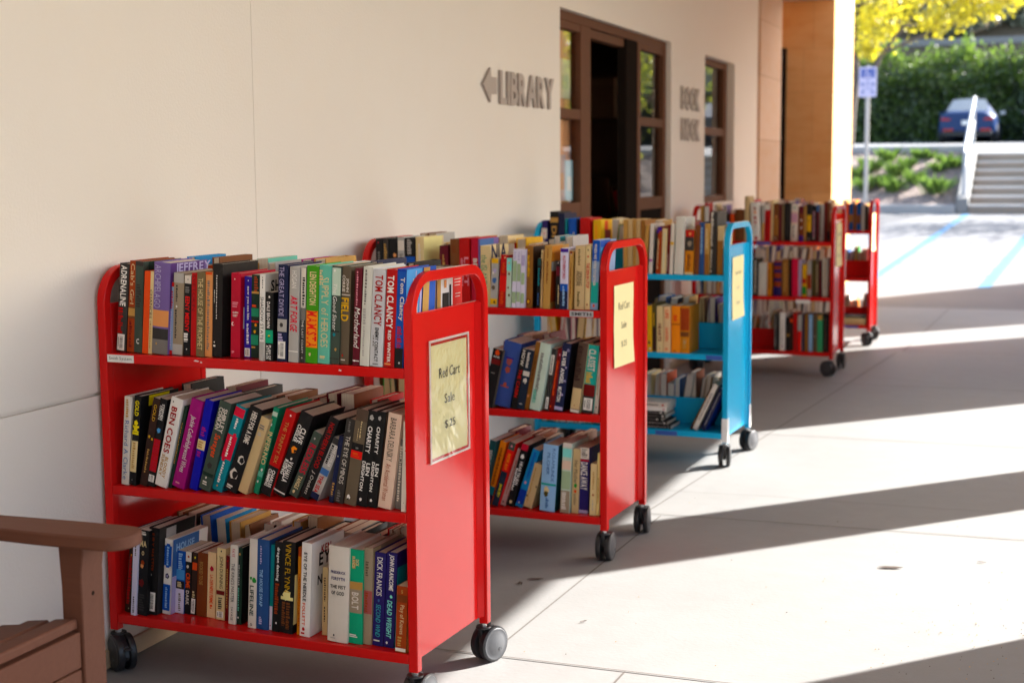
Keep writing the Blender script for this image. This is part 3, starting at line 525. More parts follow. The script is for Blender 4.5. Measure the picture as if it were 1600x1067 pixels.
('0.5056 0.030 0.0232 0.2444 4.2','black','h','black book titled dragon dancing in white','T,dragon dancing,white,.06,.43,.5,.45,b;D,rust,.46,.8,.5,.5;P,white,.55,.9,.22'),
('0.5302 0.028 0.0389 0.2476 4.1','black','h','thick black book with gold title and pale flame','T,VINCE FLYNN,yellow2,.02,.55,.5,.42,n;P,palelemon,.5,.58,.6;B,palelemon,.6,.635;D,brown,.66,.95,.65,.3;D,brown,.66,.92,.3,.3;S,palelemon,.35,.9,.0,.03'),
('0.5795 0.033 0.0118 0.2347 2.9','orange3','h','thin tan orange book left of the white needle book','D,rust,.3,.9,.5,.3;B,rust,.0,.1'),
('0.5936 0.024 0.0301 0.2508 3.5','white','h','thick white book titled EYE OF THE NEEDLE','T,EYE OF THE NEEDLE,black,.1,.62,.42,.35,b;T,FOLLETT,orange,.64,.88,.38,.3,b;P,red,.4,.92,.28;D,red,.955,.975,.4,.5;S,white,0,1,0,.15;SH,KEN,red4,.10,.022,.045;SH,EYE,black,.2,.036,.035;SH,NEEDLE,black,.42,.026,.03'),
('0.6433 0.054 0.0153 0.1826 2.3','cream2','p','short thin tan paperback right of the needle book','D,dkbrown,.15,.5,.5,.35;D,dkbrown,.58,.8,.5,.3'),
('0.6811 0.017 0.0598 0.2530 2.7','offwhite','h','thick white book titled THE FIST OF GOD','H,FREDERICK,indigo3,.27,.13;H,FORSYTH,indigo3,.335,.15;H,THE FIST,black,.42,.155;H,OF GOD,black,.485,.17;P,black,.35,.93,.08;D,gray,.955,.965,.35,.35'),
('0.7385 0.024 0.0413 0.2474 2.2','emerald','h','green and taupe book titled BOLT','D,tan,.08,.2,.4,.3;T,DICK,cream,.1,.17,.62,.22,b;T,FRANCIS,cream,.07,.19,.36,.2,b;B,tan,.34,.42;B,taupe2,.42,.67;T,BOLT,offwhite,.45,.63,.5,.5,b;D,white,.9,.93,.4,.6'),
('0.7780 0.030 0.0257 0.2538 2.4','taupe2','h','taupe grey book with a muted red panel','D,taupe,.14,.3,.4,.4;B,rose,.44,.68;D,rust,.46,.66,.4,.4;S,cream2,0,1,0,.04'),
('0.8053 0.030 0.0319 0.2449 3.3','indigo3','h','purple book titled SECOND WIND in teal','T,DICK FRANCIS,white,.05,.46,.5,.5,n;P,steel,.5,.51,.2;T,SECOND WIND,aqua2,.55,.9,.5,.42,i;D,white,.935,.955,.5,.7'),
('0.8390 0.028 0.0292 0.2490 3.6','indigo3','h','purple book titled DEAD WEIGHT in aqua italics','T,JOHN FRANCOME,white,.02,.4,.5,.55,bi;P,aqua,.6,.46,.25;T,DEAD WEIGHT,aqua,.5,.9,.5,.5,bi;P,white,.35,.95,.2'),
('0.8653 0.034 0.0070 0.2095 2.5','teal','h','teal book mostly hidden behind the orange paperback','D,aqua,.06,.2,.6,.4'),
('0.8853 0.004 0.0306 0.1723 2.9','rust','p','small orange brown paperback at right frame','H,S,tan,.08,.3;B,leather,.13,.24;T,Play of Knaves,cream,.28,.72,.5,.5,n;D,tan,.76,.9,.4,.4;B,offwhite,.93,.98;S,tan,0,1,0,.02;S,offwhite,.2,.5,.02,.1;S,dkred,.5,.75,.02,.06;S,green2,.7,1,.02,.1'),
]),
(1,0,[
('0.0543 0.012 0.0273 0.2352 0.0','black','h','leftmost black book with a small pink mark','P,crimson,.4,.06,.2;D,midgray,.2,.9,.5,.4'),
('0.0837 0.012 0.0230 0.2356 0.0','charcoal','h','black book with tan lettering','D,tan,.08,.6,.5,.6'),
('0.1109 0.012 0.0312 0.2348 0.0','black','h','black book with a peach picture low on spine','P,peach,.7,.25,.4;P,pink,.6,.45,.4;P,cream,.7,.35,.3'),
('0.1443 0.012 0.0269 0.2418 0.0','gray','h','pale grey blue book','B,offwhite,.05,.2;D,midgray,.25,.4,.6,.6;B,cream,.62,.9'),
('0.1733 0.012 0.0412 0.2385 0.0','black','h','black book with a blue stripe','B,blue,.28,.4;D,gray,.02,.25,.5,.5;B,sky,.55,.75'),
('0.2175 0.012 0.0320 0.2427 0.0','cream','h','cream book with yellow edge','S,palelemon,0,1,0,.15;D,offwhite,.1,.8,.5,.3'),
('0.3120 0.012 0.0344 0.2128 0.0','maroon','h','maroon book with tan scroll on spine','P,tan,.5,.3,.3;D,tan,.15,.5,.5,.3;S,maroon,0,1,0,.1'),
('0.3548 0.012 0.0341 0.2370 0.0','brown','h','plain light brown book','D,leather,.1,.2,.5,.6'),
('0.3901 0.012 0.0407 0.2411 0.0','red','h','red book with pale letters LEFT','T,LEFT,pink,.28,.7,.7,.4,b;D,pink,.3,.7,.3,.3'),
('0.4368 0.012 0.0266 0.2416 0.0','crimson','h','red book with white letters BEVA','T,BEVA,offwhite,.3,.6,.6,.6,b'),
('0.4645 0.012 0.0067 0.2383 0.0','lilac2','h','purple and blue book','S,steel,0,.4,0,.12;B,navy,.4,1'),
('0.4729 0.012 0.0375 0.2151 0.0','cream','h','cream book with turquoise lettering','T,the ISLANDS,emerald2,.15,.7,.4,.6,n;S,cream,0,1,0,.12;SH,NIA,navy,.12,.06,.01'),
('0.5114 0.004 0.0278 0.1711 2.9','gray','p','mottled grey paperback with yellow ends','B,yellow,.0,.1;P,lilac,.5,.25,.5;P,steel,.5,.45,.6;P,taupe,.4,.6,.5;B,yellow,.83,.95;P,olive,.6,.9,.3;P,offwhite,.3,.3,.3'),
('0.5434 0.004 0.0268 0.1841 3.9','red','p','red paperback leaning beside the mottled grey one','P,cream,.6,.05,.2;D,orange,.15,.35,.5,.5;B,red2,.4,.7;D,orange,.7,.95,.5,.5'),
('0.5718 0.004 0.0198 0.1739 2.0','palegreen','p','aqua topped paperback with brown patch','B,aqua,.0,.26;P,peach,.5,.1,.3;P,brown,.5,.32,.4;P,leather,.4,.6,.3;P,olive,.6,.75,.4'),
('0.5938 0.004 0.0165 0.2054 2.5','lilac3','p','first white paperback of a matching pair with green patches','B,palegreen2,.2,.55;D,lilac,.05,.18,.5,.5;B,palegreen2,.73,.92'),
('0.6114 0.004 0.0153 0.2057 1.9','lilac3','p','second white paperback of a matching pair with green patches','B,palegreen2,.25,.55;D,lilac,.05,.2,.5,.5;B,palegreen2,.73,.9'),
('0.6273 0.004 0.0150 0.2052 1.9','lilac3','p','white paperback with lilac patch touching the brown gold book','B,lilac,.1,.28;B,palegreen2,.4,.6;B,palegreen2,.75,.92'),
('0.6365 0.021 0.0301 0.2155 1.1','leather2','h','brown book with a gold title','D,yellow,.15,.5,.5,.35;P,yellow,.5,.07,.16;P,dkred,.5,.9,.6;P,yellow,.5,.9,.35;S,dkbrown,0,1,0,.15'),
('0.6799 0.022 0.0136 0.1737 2.6','black','p','thin black paperback with teal lettering','B,dkteal,.0,.15;D,teal,.2,.55,.5,.6;D,steel,.7,.95,.5,.4'),
('0.6930 0.026 0.0081 0.2027 1.8','cream','p','thin cream paperback with brown marks','P,dkbrown,.5,.06,.5;D,brown,.2,.5,.5,.5'),
('0.7112 0.005 0.0269 0.2183 2.7','tan','h','thick golden tan book','D,leather,.05,.2,.5,.2;D,leather,.25,.6,.5,.25;S,orange3,.0,.25,0,.1;S,gray,.25,.4,0,.1;S,rust,.4,.9,0,.1'),
('0.7575 0.007 0.0161 0.1647 1.6','black','p','black paperback with thin cream lettering','D,cream,.5,.9,.7,.3;B,maroon,.1,.3;P,gray,.5,.03,.3'),
('0.7755 0.004 0.0299 0.2097 1.2','lilac3','h','white and blue book with purple top edge','B,purple,.0,.06;T,RUTHERFORD,crimson,.12,.5,.5,.35,b;B,blue,.58,.7;B,navy,.7,1;D,sky,.62,.95,.5,.3'),
('0.8065 0.005 0.0133 0.2017 1.7','tan','p','slim tan paperback with a white dot at top','P,white,.5,.05,.4;D,leather,.2,.8,.5,.3;P,dkred,.5,.03,.6'),
('0.8265 0.011 0.0357 0.2184 1.5','cream2','h','cream tan book titled SPRING MOON','D,olive,.05,.3,.45,.25;T,SPRING,dkbrown,.4,.62,.6,.3,n;T,MOON,dkbrown,.4,.62,.3,.3,n;D,olive,.72,.95,.45,.3'),
('0.8633 0.016 0.0185 0.2204 1.4','cream','h','cream book with bold red vertical letters','P,black,.5,.07,.25;P,red,.5,.17,.35;T,THE DEN IN UTOP,red,.27,.66,.5,.7,b;P,rust,.5,.92,.3'),
('0.8836 0.014 0.0276 0.2387 2.6','steel2','h','tall blue and aqua book nearest the right frame','B,blue,.0,.3;B,teal2,.6,.9;T,WHEN WE WERE TOGETHER,offwhite,.05,.65,.45,.35,b;P,orange,.5,.94,.3;S,sky2,.1,.5,0,.05;S,dkgreen,.5,1,0,.05;S,blue,0,.1,0,.1'),
]),
(1,1,[
('0.4772 0.004 0.0387 0.2131 12.4','black','p','black paperback with an orange emblem and white letters','P,orange,.5,.06,.45;H,HOOVER,white,.13,.17;B,dkred,.17,.26;D,midgray,.4,.42,.5,.5;S,taupe,0,1,0,.1'),
('0.5110 0.023 0.0668 0.2363 12.0','steel4','h','very thick blue clothbound volume with faded red stamps','P,rose,.5,.3,.35;D,indigo2,.24,.26,.5,.5;P,rust2,.5,.43,.3;D,rust2,.68,.7,.5,.5;P,rust2,.5,.66,.2'),
('0.5870 0.007 0.0206 0.2198 12.0','black','p','black paperback with white and red lettering beside blue volume','T,HOW,offwhite,.02,.28,.5,.6,b;T,THE CABIN,red2,.34,.8,.5,.6,n'),
('0.6098 0.007 0.0264 0.2164 11.2','navy2','p','dark navy paperback with white blocks','D,offwhite,.05,.3,.4,.4;B,offwhite,.36,.44;P,offwhite,.5,.52,.6;P,navy2,.4,.55,.2;D,gray,.9,.92,.5,.5'),
('0.6336 0.016 0.0196 0.2461 11.4','leather2','p','slim brown paperback beside the pale green book','D,brown,.2,.6,.5,.4;P,peach,.4,.8,.5'),
('0.6600 0.004 0.0399 0.2414 10.7','palegreen','h','pale grey green book with handwritten style title','D,midgray,.15,.85,.4,.35;D,seafoam,.7,.9,.3,.4'),
('0.7098 0.018 0.0146 0.2227 8.2','charcoal','p','dark paperback with white title panel and shelf label','B,offwhite,.1,.42;D,midgray,.12,.4,.5,.5;L,.78,.97;S,gray,0,1,0,.02'),
('0.7272 0.016 0.0203 0.2251 9.8','dkred','h','dark red book with orange lettering','P,pink,.5,.1,.3;D,orange,.2,.75,.4,.4;P,orange,.3,.93,.3'),
('0.7490 0.015 0.0325 0.2430 8.1','navy','h','navy book with white swirls and SILVER in white','T,SILVER ANGEL,white,.12,.6,.4,.45,b;T,MUTTON,white,.64,.86,.35,.45,b;P,lilac,.75,.1,.25;P,navy,.75,.1,.15;P,lilac,.75,.35,.2;P,lilac,.8,.55,.25;P,navy,.8,.56,.14;P,lilac,.7,.75,.22;B,lilac,.93,.98;S,black,0,1,0,.12'),
('0.8094 0.012 0.0345 0.2475 8.0','taupe3','h','brown and cream photographic book leaning','D,dkbrown,.05,.55,.3,.7;B,cream2,.65,.95;P,rust,.4,.9,.1;B,offwhite,.96,1;S,cream,0,1,0,.05'),
('0.8501 0.019 0.0430 0.2386 5.5','teal2','h','teal and dark red book with shelf label','T,CLASSET,offwhite,.06,.38,.5,.65,b;D,yellow,.4,.56,.4,.6;B,dkred,.58,.75;B,charcoal,.75,1;L,.78,.96'),
('0.8919 0.026 0.0157 0.2160 4.9','offwhite','p','thin white paperback against the right frame','D,tan,.4,.7,.5,.3;P,dkbrown,.5,.9,.3'),
]),
(1,2,[
('0.4516 0.016 0.0242 0.2444 12.0','dkteal','p','dark green grey paperback at the left','D,gray,.15,.6,.5,.6'),
('0.4672 0.042 0.0253 0.2408 15.7','orange2','h','orange yellow book with a blue foot','D,rust,.1,.7,.5,.4;B,teal,.72,.85;B,navy,.85,1'),
('0.5030 0.023 0.0258 0.2455 17.2','red2','p','orange red and navy paperback','B,dkgreen2,.0,.12;P,pink,.5,.06,.3;T,NORAH,orange2,.18,.42,.5,.5,b;B,navy2,.46,1;T,JANE PEY,lemon,.65,.86,.5,.5,b'),
('0.5292 0.040 0.0198 0.2207 18.7','pinkgray','p','pinkish grey paperback leaning','D,rust,.2,.8,.5,.2;P,charcoal,.4,.94,.3'),
('0.5545 0.036 0.0280 0.2382 15.5','black','p','black and red paperback with bold white letters','B,crimson,.0,.1;P,white,.5,.2,.5;T,HEARTBURN,white,.28,.65,.6,.4,b;D,white,.4,.75,.25,.3;P,cream,.5,.93,.4'),
('0.5889 0.037 0.0274 0.2230 18.6','cyan','p','bright blue paperback leaning','D,blue,.05,.5,.5,.4;P,pink,.4,.58,.3;B,blue2,.7,.95;P,offwhite,.4,.93,.2'),
('0.6213 0.036 0.0326 0.1674 15.9','cream2','p','short torn cream paperback','D,tan,.1,.9,.3,.2;P,dkbrown,.9,.5,.2;P,dkbrown,.1,.75,.2'),
('0.6899 0.019 0.0573 0.2398 4.1','sky','h','large pale blue book with a seaside picture','T,ROSAMUNDE,steel,.05,.55,.75,.2,n;T,PILCHER,steel,.12,.45,.42,.2,n;B,teal2,.58,.61;P,cream,.4,.68,.35;P,olive,.4,.74,.3;D,steel,.8,.95,.5,.2;S,dkteal,0,1,0,.15'),
('0.7671 0.022 0.0349 0.2498 2.9','palegreen','p','pale patterned paperback with aqua and pink blocks','B,offwhite,.0,.06;B,aqua,.08,.2;B,pinkcream,.25,.38;B,palegreen2,.4,.66;B,taupe2,.68,1;D,offwhite,.7,.95,.4,.6'),
('0.8066 0.031 0.0253 0.2304 2.1','cream2','p','tan paperback titled Her Mother with green spot','T,Her Mother,charcoal,.18,.54,.5,.5,n;P,green2,.5,.57,.5;P,orange,.5,.66,.4;T,soldier,charcoal,.7,.88,.5,.4,n'),
('0.8305 0.040 0.0356 0.2346 1.5','indigo3','p','navy and white paperback with a red bar','B,offwhite,.0,.17;D,midgray,.02,.15,.5,.6;B,red,.18,.205;T,DANCE AWAY,white,.22,.64,.5,.75,b;B,lilac,.95,1'),
('0.8778 0.021 0.0234 0.1834 2.0','cream','p','short cream paperback with a red brown dot','D,tan,.15,.5,.5,.3;P,rust,.5,.6,.3;D,gray,.7,.9,.5,.2'),
('0.8992 0.027 0.0125 0.2216 2.0','palelemon','p','thin pale yellow paperback at the right frame','D,tan,.4,.8,.5,.4'),
]),
(2,0,[
('0.0401 0.012 0.0275 0.2402 0.0','indigo3','h','blue book with a pale lettered panel','B,offwhite,.15,.35;P,pink,.5,.25,.3;D,offwhite,.36,.9,.4,.4'),
('0.0820 0.012 0.0418 0.2828 0.0','black','h','tall black dictionary with gold lettering DICT','B,tan,.1,.18;T,DICTIO,tan,.24,.95,.5,.6,b'),
('0.1253 0.012 0.0287 0.2746 0.0','navy','h','dark navy book beside the dictionary','S,navy,0,1,0,.1'),
('0.1584 0.012 0.0090 0.2494 0.0','teal','h','thin green book',''),
('0.1750 0.012 0.0390 0.2495 0.0','blue','h','blue book with white letters TH','T,TH,offwhite,.25,.8,.4,.7,b;S,navy,0,1,0,.1'),
('0.2335 0.012 0.0492 0.2541 0.0','red','h','large red book with white page edges','S,red,0,1,0,.15;SH,READER,pink,.08,.015,.05;D,dkred,.3,.9,.4,.2'),
('0.2990 0.012 0.0370 0.2447 0.0','yellow','h','golden yellow book','D,orange2,.1,.6,.4,.3;S,lemon2,0,1,0,.05;S,orange,.02,.3,.05,.1;S,dkred,.2,.6,.05,.14'),
('0.4455 0.012 0.0224 0.2466 0.0','tan','h','tan book right of the yellow one',''),
('0.4700 0.012 0.0188 0.2468 0.0','cream2','h','first beige book of a matching set','D,tan,.1,.9,.5,.3'),
('0.4909 0.012 0.0174 0.2482 0.0','tan','h','second beige book of a matching set','D,leather2,.1,.9,.5,.3'),
('0.5104 0.012 0.0174 0.2470 0.0','cream2','h','third beige book of a matching set','D,tan,.1,.9,.5,.3'),
('0.5299 0.012 0.0201 0.2459 0.0','leather2','h','light brown book at the end of the beige set',''),
('0.5391 0.004 0.0174 0.2223 4.7','tan','h','tan book left of the tall white one',''),
('0.5708 0.004 0.0174 0.2287 2.1','offwhite','h','tall white book with a violet line near its foot','B,magenta2,.71,.75'),
('0.5899 0.004 0.0142 0.2003 5.6','black','h','black and plum book','B,purple,.0,.06'),
('0.6056 0.004 0.0221 0.2152 2.2','rust','h','red brown book beside the plum one','D,cream,.25,.9,.3,.3;B,purple,.0,.08'),
('0.6303 0.004 0.0226 0.2079 2.0','cream','h','cream yellow book','D,palegreen,.1,.9,.5,.3'),
('0.6545 0.004 0.0110 0.2236 2.9','dkred','h','thin dark red book','D,offwhite,.6,.95,.3,.3'),
('0.6686 0.004 0.0172 0.2309 2.4','offwhite','h','white book with a gold band','B,yellow,.36,.42'),
('0.6922 0.004 0.0437 0.2602 2.0','offwhite2','h','widest tall white book','D,offwhite,.2,.8,.5,.3'),
('0.7405 0.004 0.0419 0.2008 1.8','orange3','h','orange brown book with a black picture panel','B,red,.0,.15;P,peach,.5,.08,.3;B,charcoal,.15,.46;P,taupe2,.5,.3,.5;B,cream,.95,1;D,leather,.55,.9,.5,.4'),
('0.7854 0.005 0.0216 0.2242 2.3','brown','h','brown book left of the blue one','D,leather,.1,.9,.5,.4'),
('0.8067 0.011 0.0231 0.2364 0.6','steel3','h','steel blue book with pale lettering','D,sky,.1,.6,.5,.4'),
('0.8295 0.018 0.0231 0.2320 0.3','tan','h','tan and gold book','B,leather2,.6,1;D,cream,.1,.5,.5,.4'),
('0.8469 0.045 0.0308 0.2814 1.3','charcoal','h','tall black book with white lettering','D,offwhite,.0,.55,.25,.45;D,offwhite,.6,.9,.25,.3;P,white,.25,.95,.3'),
('0.8850 0.035 0.0276 0.2197 0.6','cream2','h','tan book beside the right frame','B,leather2,.3,1;B,cream,.0,.03'),
]),
(2,1,[
('0.5666 0.004 0.0227 0.2138 -0.2','yellow','h','yellow book at the left','P,charcoal,.4,.8,.5;P,offwhite,.6,.93,.4'),
('0.5912 0.004 0.0188 0.2250 -1.2','olive','h','dark mustard book','B,dkbrown,.5,.95;D,yellow,.2,.45,.5,.4'),
('0.6119 0.004 0.0300 0.2133 -0.3','cream','h','cream book with dark red lettering','T,HEARTS,dkred,.38,.76,.5,.55,b;P,brown,.5,.92,.15'),
('0.6438 0.004 0.0337 0.2125 0.2','peachcream','h','cream book with orange lettering','T,LIFE,orange,.08,.26,.5,.5,b;T,GARDEN,orange,.45,.75,.5,.4,b;D,orange,.9,.95,.5,.5'),
('0.6812 0.004 0.0417 0.2172 0.1','orange2','h','bright orange book','D,red2,.2,.32,.5,.5;B,rust,.38,.4;D,rust,.95,.98,.5,.5'),
('0.7240 0.004 0.0426 0.2185 0.1','orange3','h','orange and dark red book beside the empty divider','B,rust,.05,.52;B,brown,.55,.65;P,gray,.5,.77,.3;D,tan,.7,.9,.5,.4'),
]),
(2,2,[
('0.7603 0.043 0.0121 0.2421 26.7','dkbrown','p','thin dark book leaning left of the white one','D,tan,.1,.9,.5,.3'),
('0.7764 0.039 0.0217 0.2354 25.0','offwhite','p','white book leaning to the right','D,midgray,.2,.8,.5,.4'),
('0.8142 0.036 0.0227 0.2139 24.7','navy','h','navy book leaning behind the white one','S,blue2,0,1,0,.1;D,gray,.1,.9,.5,.2'),
]),
(3,0,[
('0.0533 0.012 0.0196 0.2317 0.0','tan','h','tan book beside the left frame',''),
('0.0829 0.012 0.0297 0.2524 0.0','white','h','tall white book beside the left frame','B,red,.0,.1;S,red,0,.6,0,.1'),
('0.1241 0.012 0.0338 0.1947 0.0','charcoal','h','black book with white lettering','D,white,.05,.8,.4,.4'),
('0.1666 0.012 0.0354 0.1702 0.0','offwhite','p','white rounded book',''),
('0.2120 0.012 0.0319 0.1745 0.0','dkbrown','h','dark brown book',''),
('0.2565 0.012 0.0293 0.1788 0.0','orange','h','orange book',''),
('0.2905 0.012 0.0575 0.2077 0.0','brown','h','brown book',''),
('0.3528 0.012 0.0274 0.2938 0.0','cream2','h','tall cream tan book',''),
('0.4027 0.027 0.0543 0.2507 -3.3','white','h','white book with red and orange ovals','P,rust,.5,.15,.3;P,orange2,.5,.25,.3;P,red,.5,.4,.35;P,red,.5,.52,.3;P,charcoal,.45,.62,.15;P,red,.5,.93,.35'),
('0.4578 0.040 0.0198 0.2362 1.5','gray','h','grey book','B,tan,.5,1'),
('0.4791 0.045 0.0392 0.2383 0.1','red','h','red book with a white top','B,offwhite,.0,.15;D,dkred,.3,.9,.5,.3'),
('0.5193 0.055 0.0127 0.2675 1.0','cream','h','tall thin cream book',''),
('0.5342 0.059 0.0354 0.2450 0.9','brown','h','brown and peach book','P,peach,.5,.35,.4;B,leather2,.4,.85;P,offwhite,.4,.93,.25'),
('0.5697 0.067 0.0193 0.2362 0.1','maroon','h','maroon book',''),
('0.5892 0.072 0.0160 0.2379 -0.4','olive2','h','olive book',''),
('0.6062 0.076 0.0397 0.2488 -0.3','black2','h','wide black book','D,charcoal,.1,.9,.5,.4'),
('0.6458 0.086 0.0433 0.2427 0.8','pinkcream','h','white and pink book','B,offwhite,.0,.2;P,emerald2,.5,.1,.25;B,pink2,.25,.5;B,offwhite,.55,1;D,charcoal,.58,.95,.4,.3'),
('0.6971 0.098 0.0325 0.2263 -0.5','leather','h','patchy brown and white book','B,maroon,.0,.2;P,offwhite,.5,.4,.4;P,offwhite,.5,.62,.4;B,purple,.85,1'),
('0.7295 0.106 0.0147 0.2337 -0.2','tan','h','tan book by the yellow one',''),
('0.7454 0.110 0.0313 0.2410 0.2','black2','h','black and gold book','B,yellow,.3,.75;P,brown,.5,.45,.3;P,offwhite,.5,.95,.25'),
('0.7782 0.117 0.0294 0.2299 -0.1','black','h','black book with violet beads of lettering','D,pink2,.15,.95,.5,.4;P,offwhite,.5,.93,.3'),
('0.8088 0.125 0.0180 0.2371 -0.3','maroon','h','maroon book with grey top','B,steel,.0,.2'),
('0.8275 0.129 0.0286 0.2389 -0.1','gray','h','grey green book','S,olive,0,1,0,.1;D,olive,.1,.9,.3,.3'),
('0.8573 0.137 0.0183 0.2551 -0.6','dkred','h','dark red book',''),
('0.8760 0.141 0.0175 0.2478 -0.5','brown','h','brown book touching the right frame','B,black,.75,1;P,pink,.5,.7,.3'),
]),
(3,1,[
('0.4089 0.035 0.0336 0.2444 0.2','black','h','black book with white beads of lettering','D,offwhite,.05,.95,.5,.45'),
('0.4439 0.046 0.0522 0.2143 0.6','offwhite2','h','wide off white book',''),
('0.4998 0.063 0.0298 0.2161 -0.2','orange3','h','orange book','D,brown,.2,.8,.5,.4'),
('0.5397 0.075 0.0519 0.2293 -0.1','indigo3','h','blue and orange striped book','B,rust,.0,.05;B,rust,.15,.25;B,rust,.35,.5;B,rust,.6,.75'),
('0.5947 0.075 0.0443 0.2413 -0.1','leather2','h','tan book','D,tan,.1,.9,.5,.4'),
('0.6393 0.088 0.0192 0.2374 -0.5','black','h','thin black book',''),
('0.6637 0.069 0.0397 0.2444 -0.9','crimson2','h','bright crimson book',''),
('0.7032 0.081 0.0227 0.2352 -0.4','lilac','h','pale grey blue book',''),
('0.7293 0.072 0.0293 0.2071 -0.1','yellow','h','yellow and red paperback','B,red,.45,.6;B,green2,.7,.95'),
('0.7618 0.082 0.0270 0.2325 -0.4','gray','h','grey and red book','B,rust,.4,.8;P,offwhite,.5,.93,.3'),
('0.7915 0.091 0.0219 0.2362 -0.3','olive','h','dark olive book',''),
('0.8136 0.098 0.0204 0.2323 -0.6','taupe','h','taupe book','D,cream,.1,.9,.5,.4'),
('0.8344 0.104 0.0189 0.2338 -0.7','maroon','h','maroon book',''),
('0.8595 0.086 0.0391 0.2482 -0.7','offwhite2','h','off white book by the right frame','D,tan,.1,.8,.5,.2'),
]),
(3,2,[
('0.5594 0.016 0.0245 0.2407 -0.6','charcoal','h','charcoal book','D,gray,.05,.9,.4,.3'),
('0.5964 0.016 0.0362 0.2530 -0.3','white','h','white book','D,gray,.2,.9,.5,.2;P,red,.5,.9,.2'),
('0.6377 0.024 0.0243 0.2204 -0.3','black2','h','black book with tan patch','B,tan,.5,.56'),
('0.6644 0.027 0.0191 0.2357 -0.5','dkbrown','h','dark brown book','B,orange,.1,.2'),
('0.6863 0.028 0.0235 0.2509 -0.6','red','h','red book',''),
('0.7148 0.025 0.0257 0.2375 -0.2','gray','h','grey topped red book','B,red2,.44,1'),
('0.7448 0.029 0.0146 0.2438 -0.6','navy','h','navy book',''),
('0.7599 0.034 0.0219 0.2452 -0.6','leather2','h','tan brown book',''),
('0.7869 0.031 0.0248 0.2448 -0.6','sky','h','light blue book','S,navy,0,1,0,.1'),
('0.8168 0.035 0.0233 0.2432 -0.7','taupe','h','taupe book','P,offwhite,.5,.6,.3'),
('0.8429 0.031 0.0341 0.2406 -0.5','emerald3','h','green book with a cream top','B,tan,.0,.13'),
('0.8792 0.043 0.0391 0.2480 -0.4','black2','h','black book beside the right frame','D,taupe,.1,.95,.4,.3'),
]),
(4,0,[
('0.7474 0.012 0.0227 0.2038 0.0','orange','h','orange book',''),
('0.7734 0.012 0.0291 0.2038 0.0','blue3','h','blue and tan book','B,leather2,.4,.7'),
('0.8042 0.012 0.0253 0.1957 0.0','brown','h','brown book',''),
('0.8308 0.012 0.0306 0.2121 0.0','blue3','h','tall blue book','B,brown,.45,.75'),
('0.8661 0.012 0.0225 0.1903 0.0','gray','h','grey green book',''),
('0.8909 0.012 0.0235 0.1849 0.0','dkbrown','h','dark brown book',''),
]),
]
PAL=dict(black='191819',black2='231f1e',charcoal='3c3937',white='ece8e2',offwhite='ded6cb',offwhite2='d8d6cc',cream='dfca9c',cream2='cdb48a',pinkcream='e2c7b4',peachcream='e6c69c',tan='bd9459',brown='7a4a2b',dkbrown='38221a',leather='7d3f22',leather2='9a6a38',orange='dc5a22',orange2='eb9020',orange3='c98437',red='b8201f',red2='dd3a24',red3='d2324a',red4='a5231f',dkred='721a1a',crimson='b92440',crimson2='d22a52',maroon='641826',rose='a65a58',rust='a0461d',rust2='a5564a',magenta='a52d7b',magenta2='b14aa0',purple='4a2a8e',purple2='5a3a78',lilac='b9b0d2',lilac2='7d68a0',lilac3='dcd8ea',indigo='2320a8',indigo2='3a2a96',indigo3='2c2468',blue='2458ae',blue2='1c3f9c',blue3='1f4f8c',steel='4a6ea4',steel2='8ea4c4',steel3='35558a',steel4='44599c',navy='1c2448',navy2='1d2a3c',sky='9cc0e2',sky2='5c9ad0',cyan='1f86bc',teal='178a96',teal2='3aa89c',dkteal='1c4a4c',seafoam='6fbaa4',aqua='8fdcd2',aqua2='4fb0b8',green='4a9a20',green2='2f8f3a',emerald='10a57c',emerald2='2f8f6c',emerald3='4aa874',dkgreen='1c3428',dkgreen2='47544a',olive='5a5026',olive2='7a6a4c',gray='b6b2ad',gray2='cfcfd2',midgray='7d7975',taupe='6c5f4e',taupe2='a0917c',taupe3='5c4a3e',yellow='e0b030',yellow2='c8a03c',lemon='ecd93a',lemon2='e6c01e',palelemon='ece0a0',pink='dc93a0',pink2='cfa0b4',pinkgray='c3a39c',peach='dd9a68',palegreen='c6d6c6',palegreen2='a9bf9c')

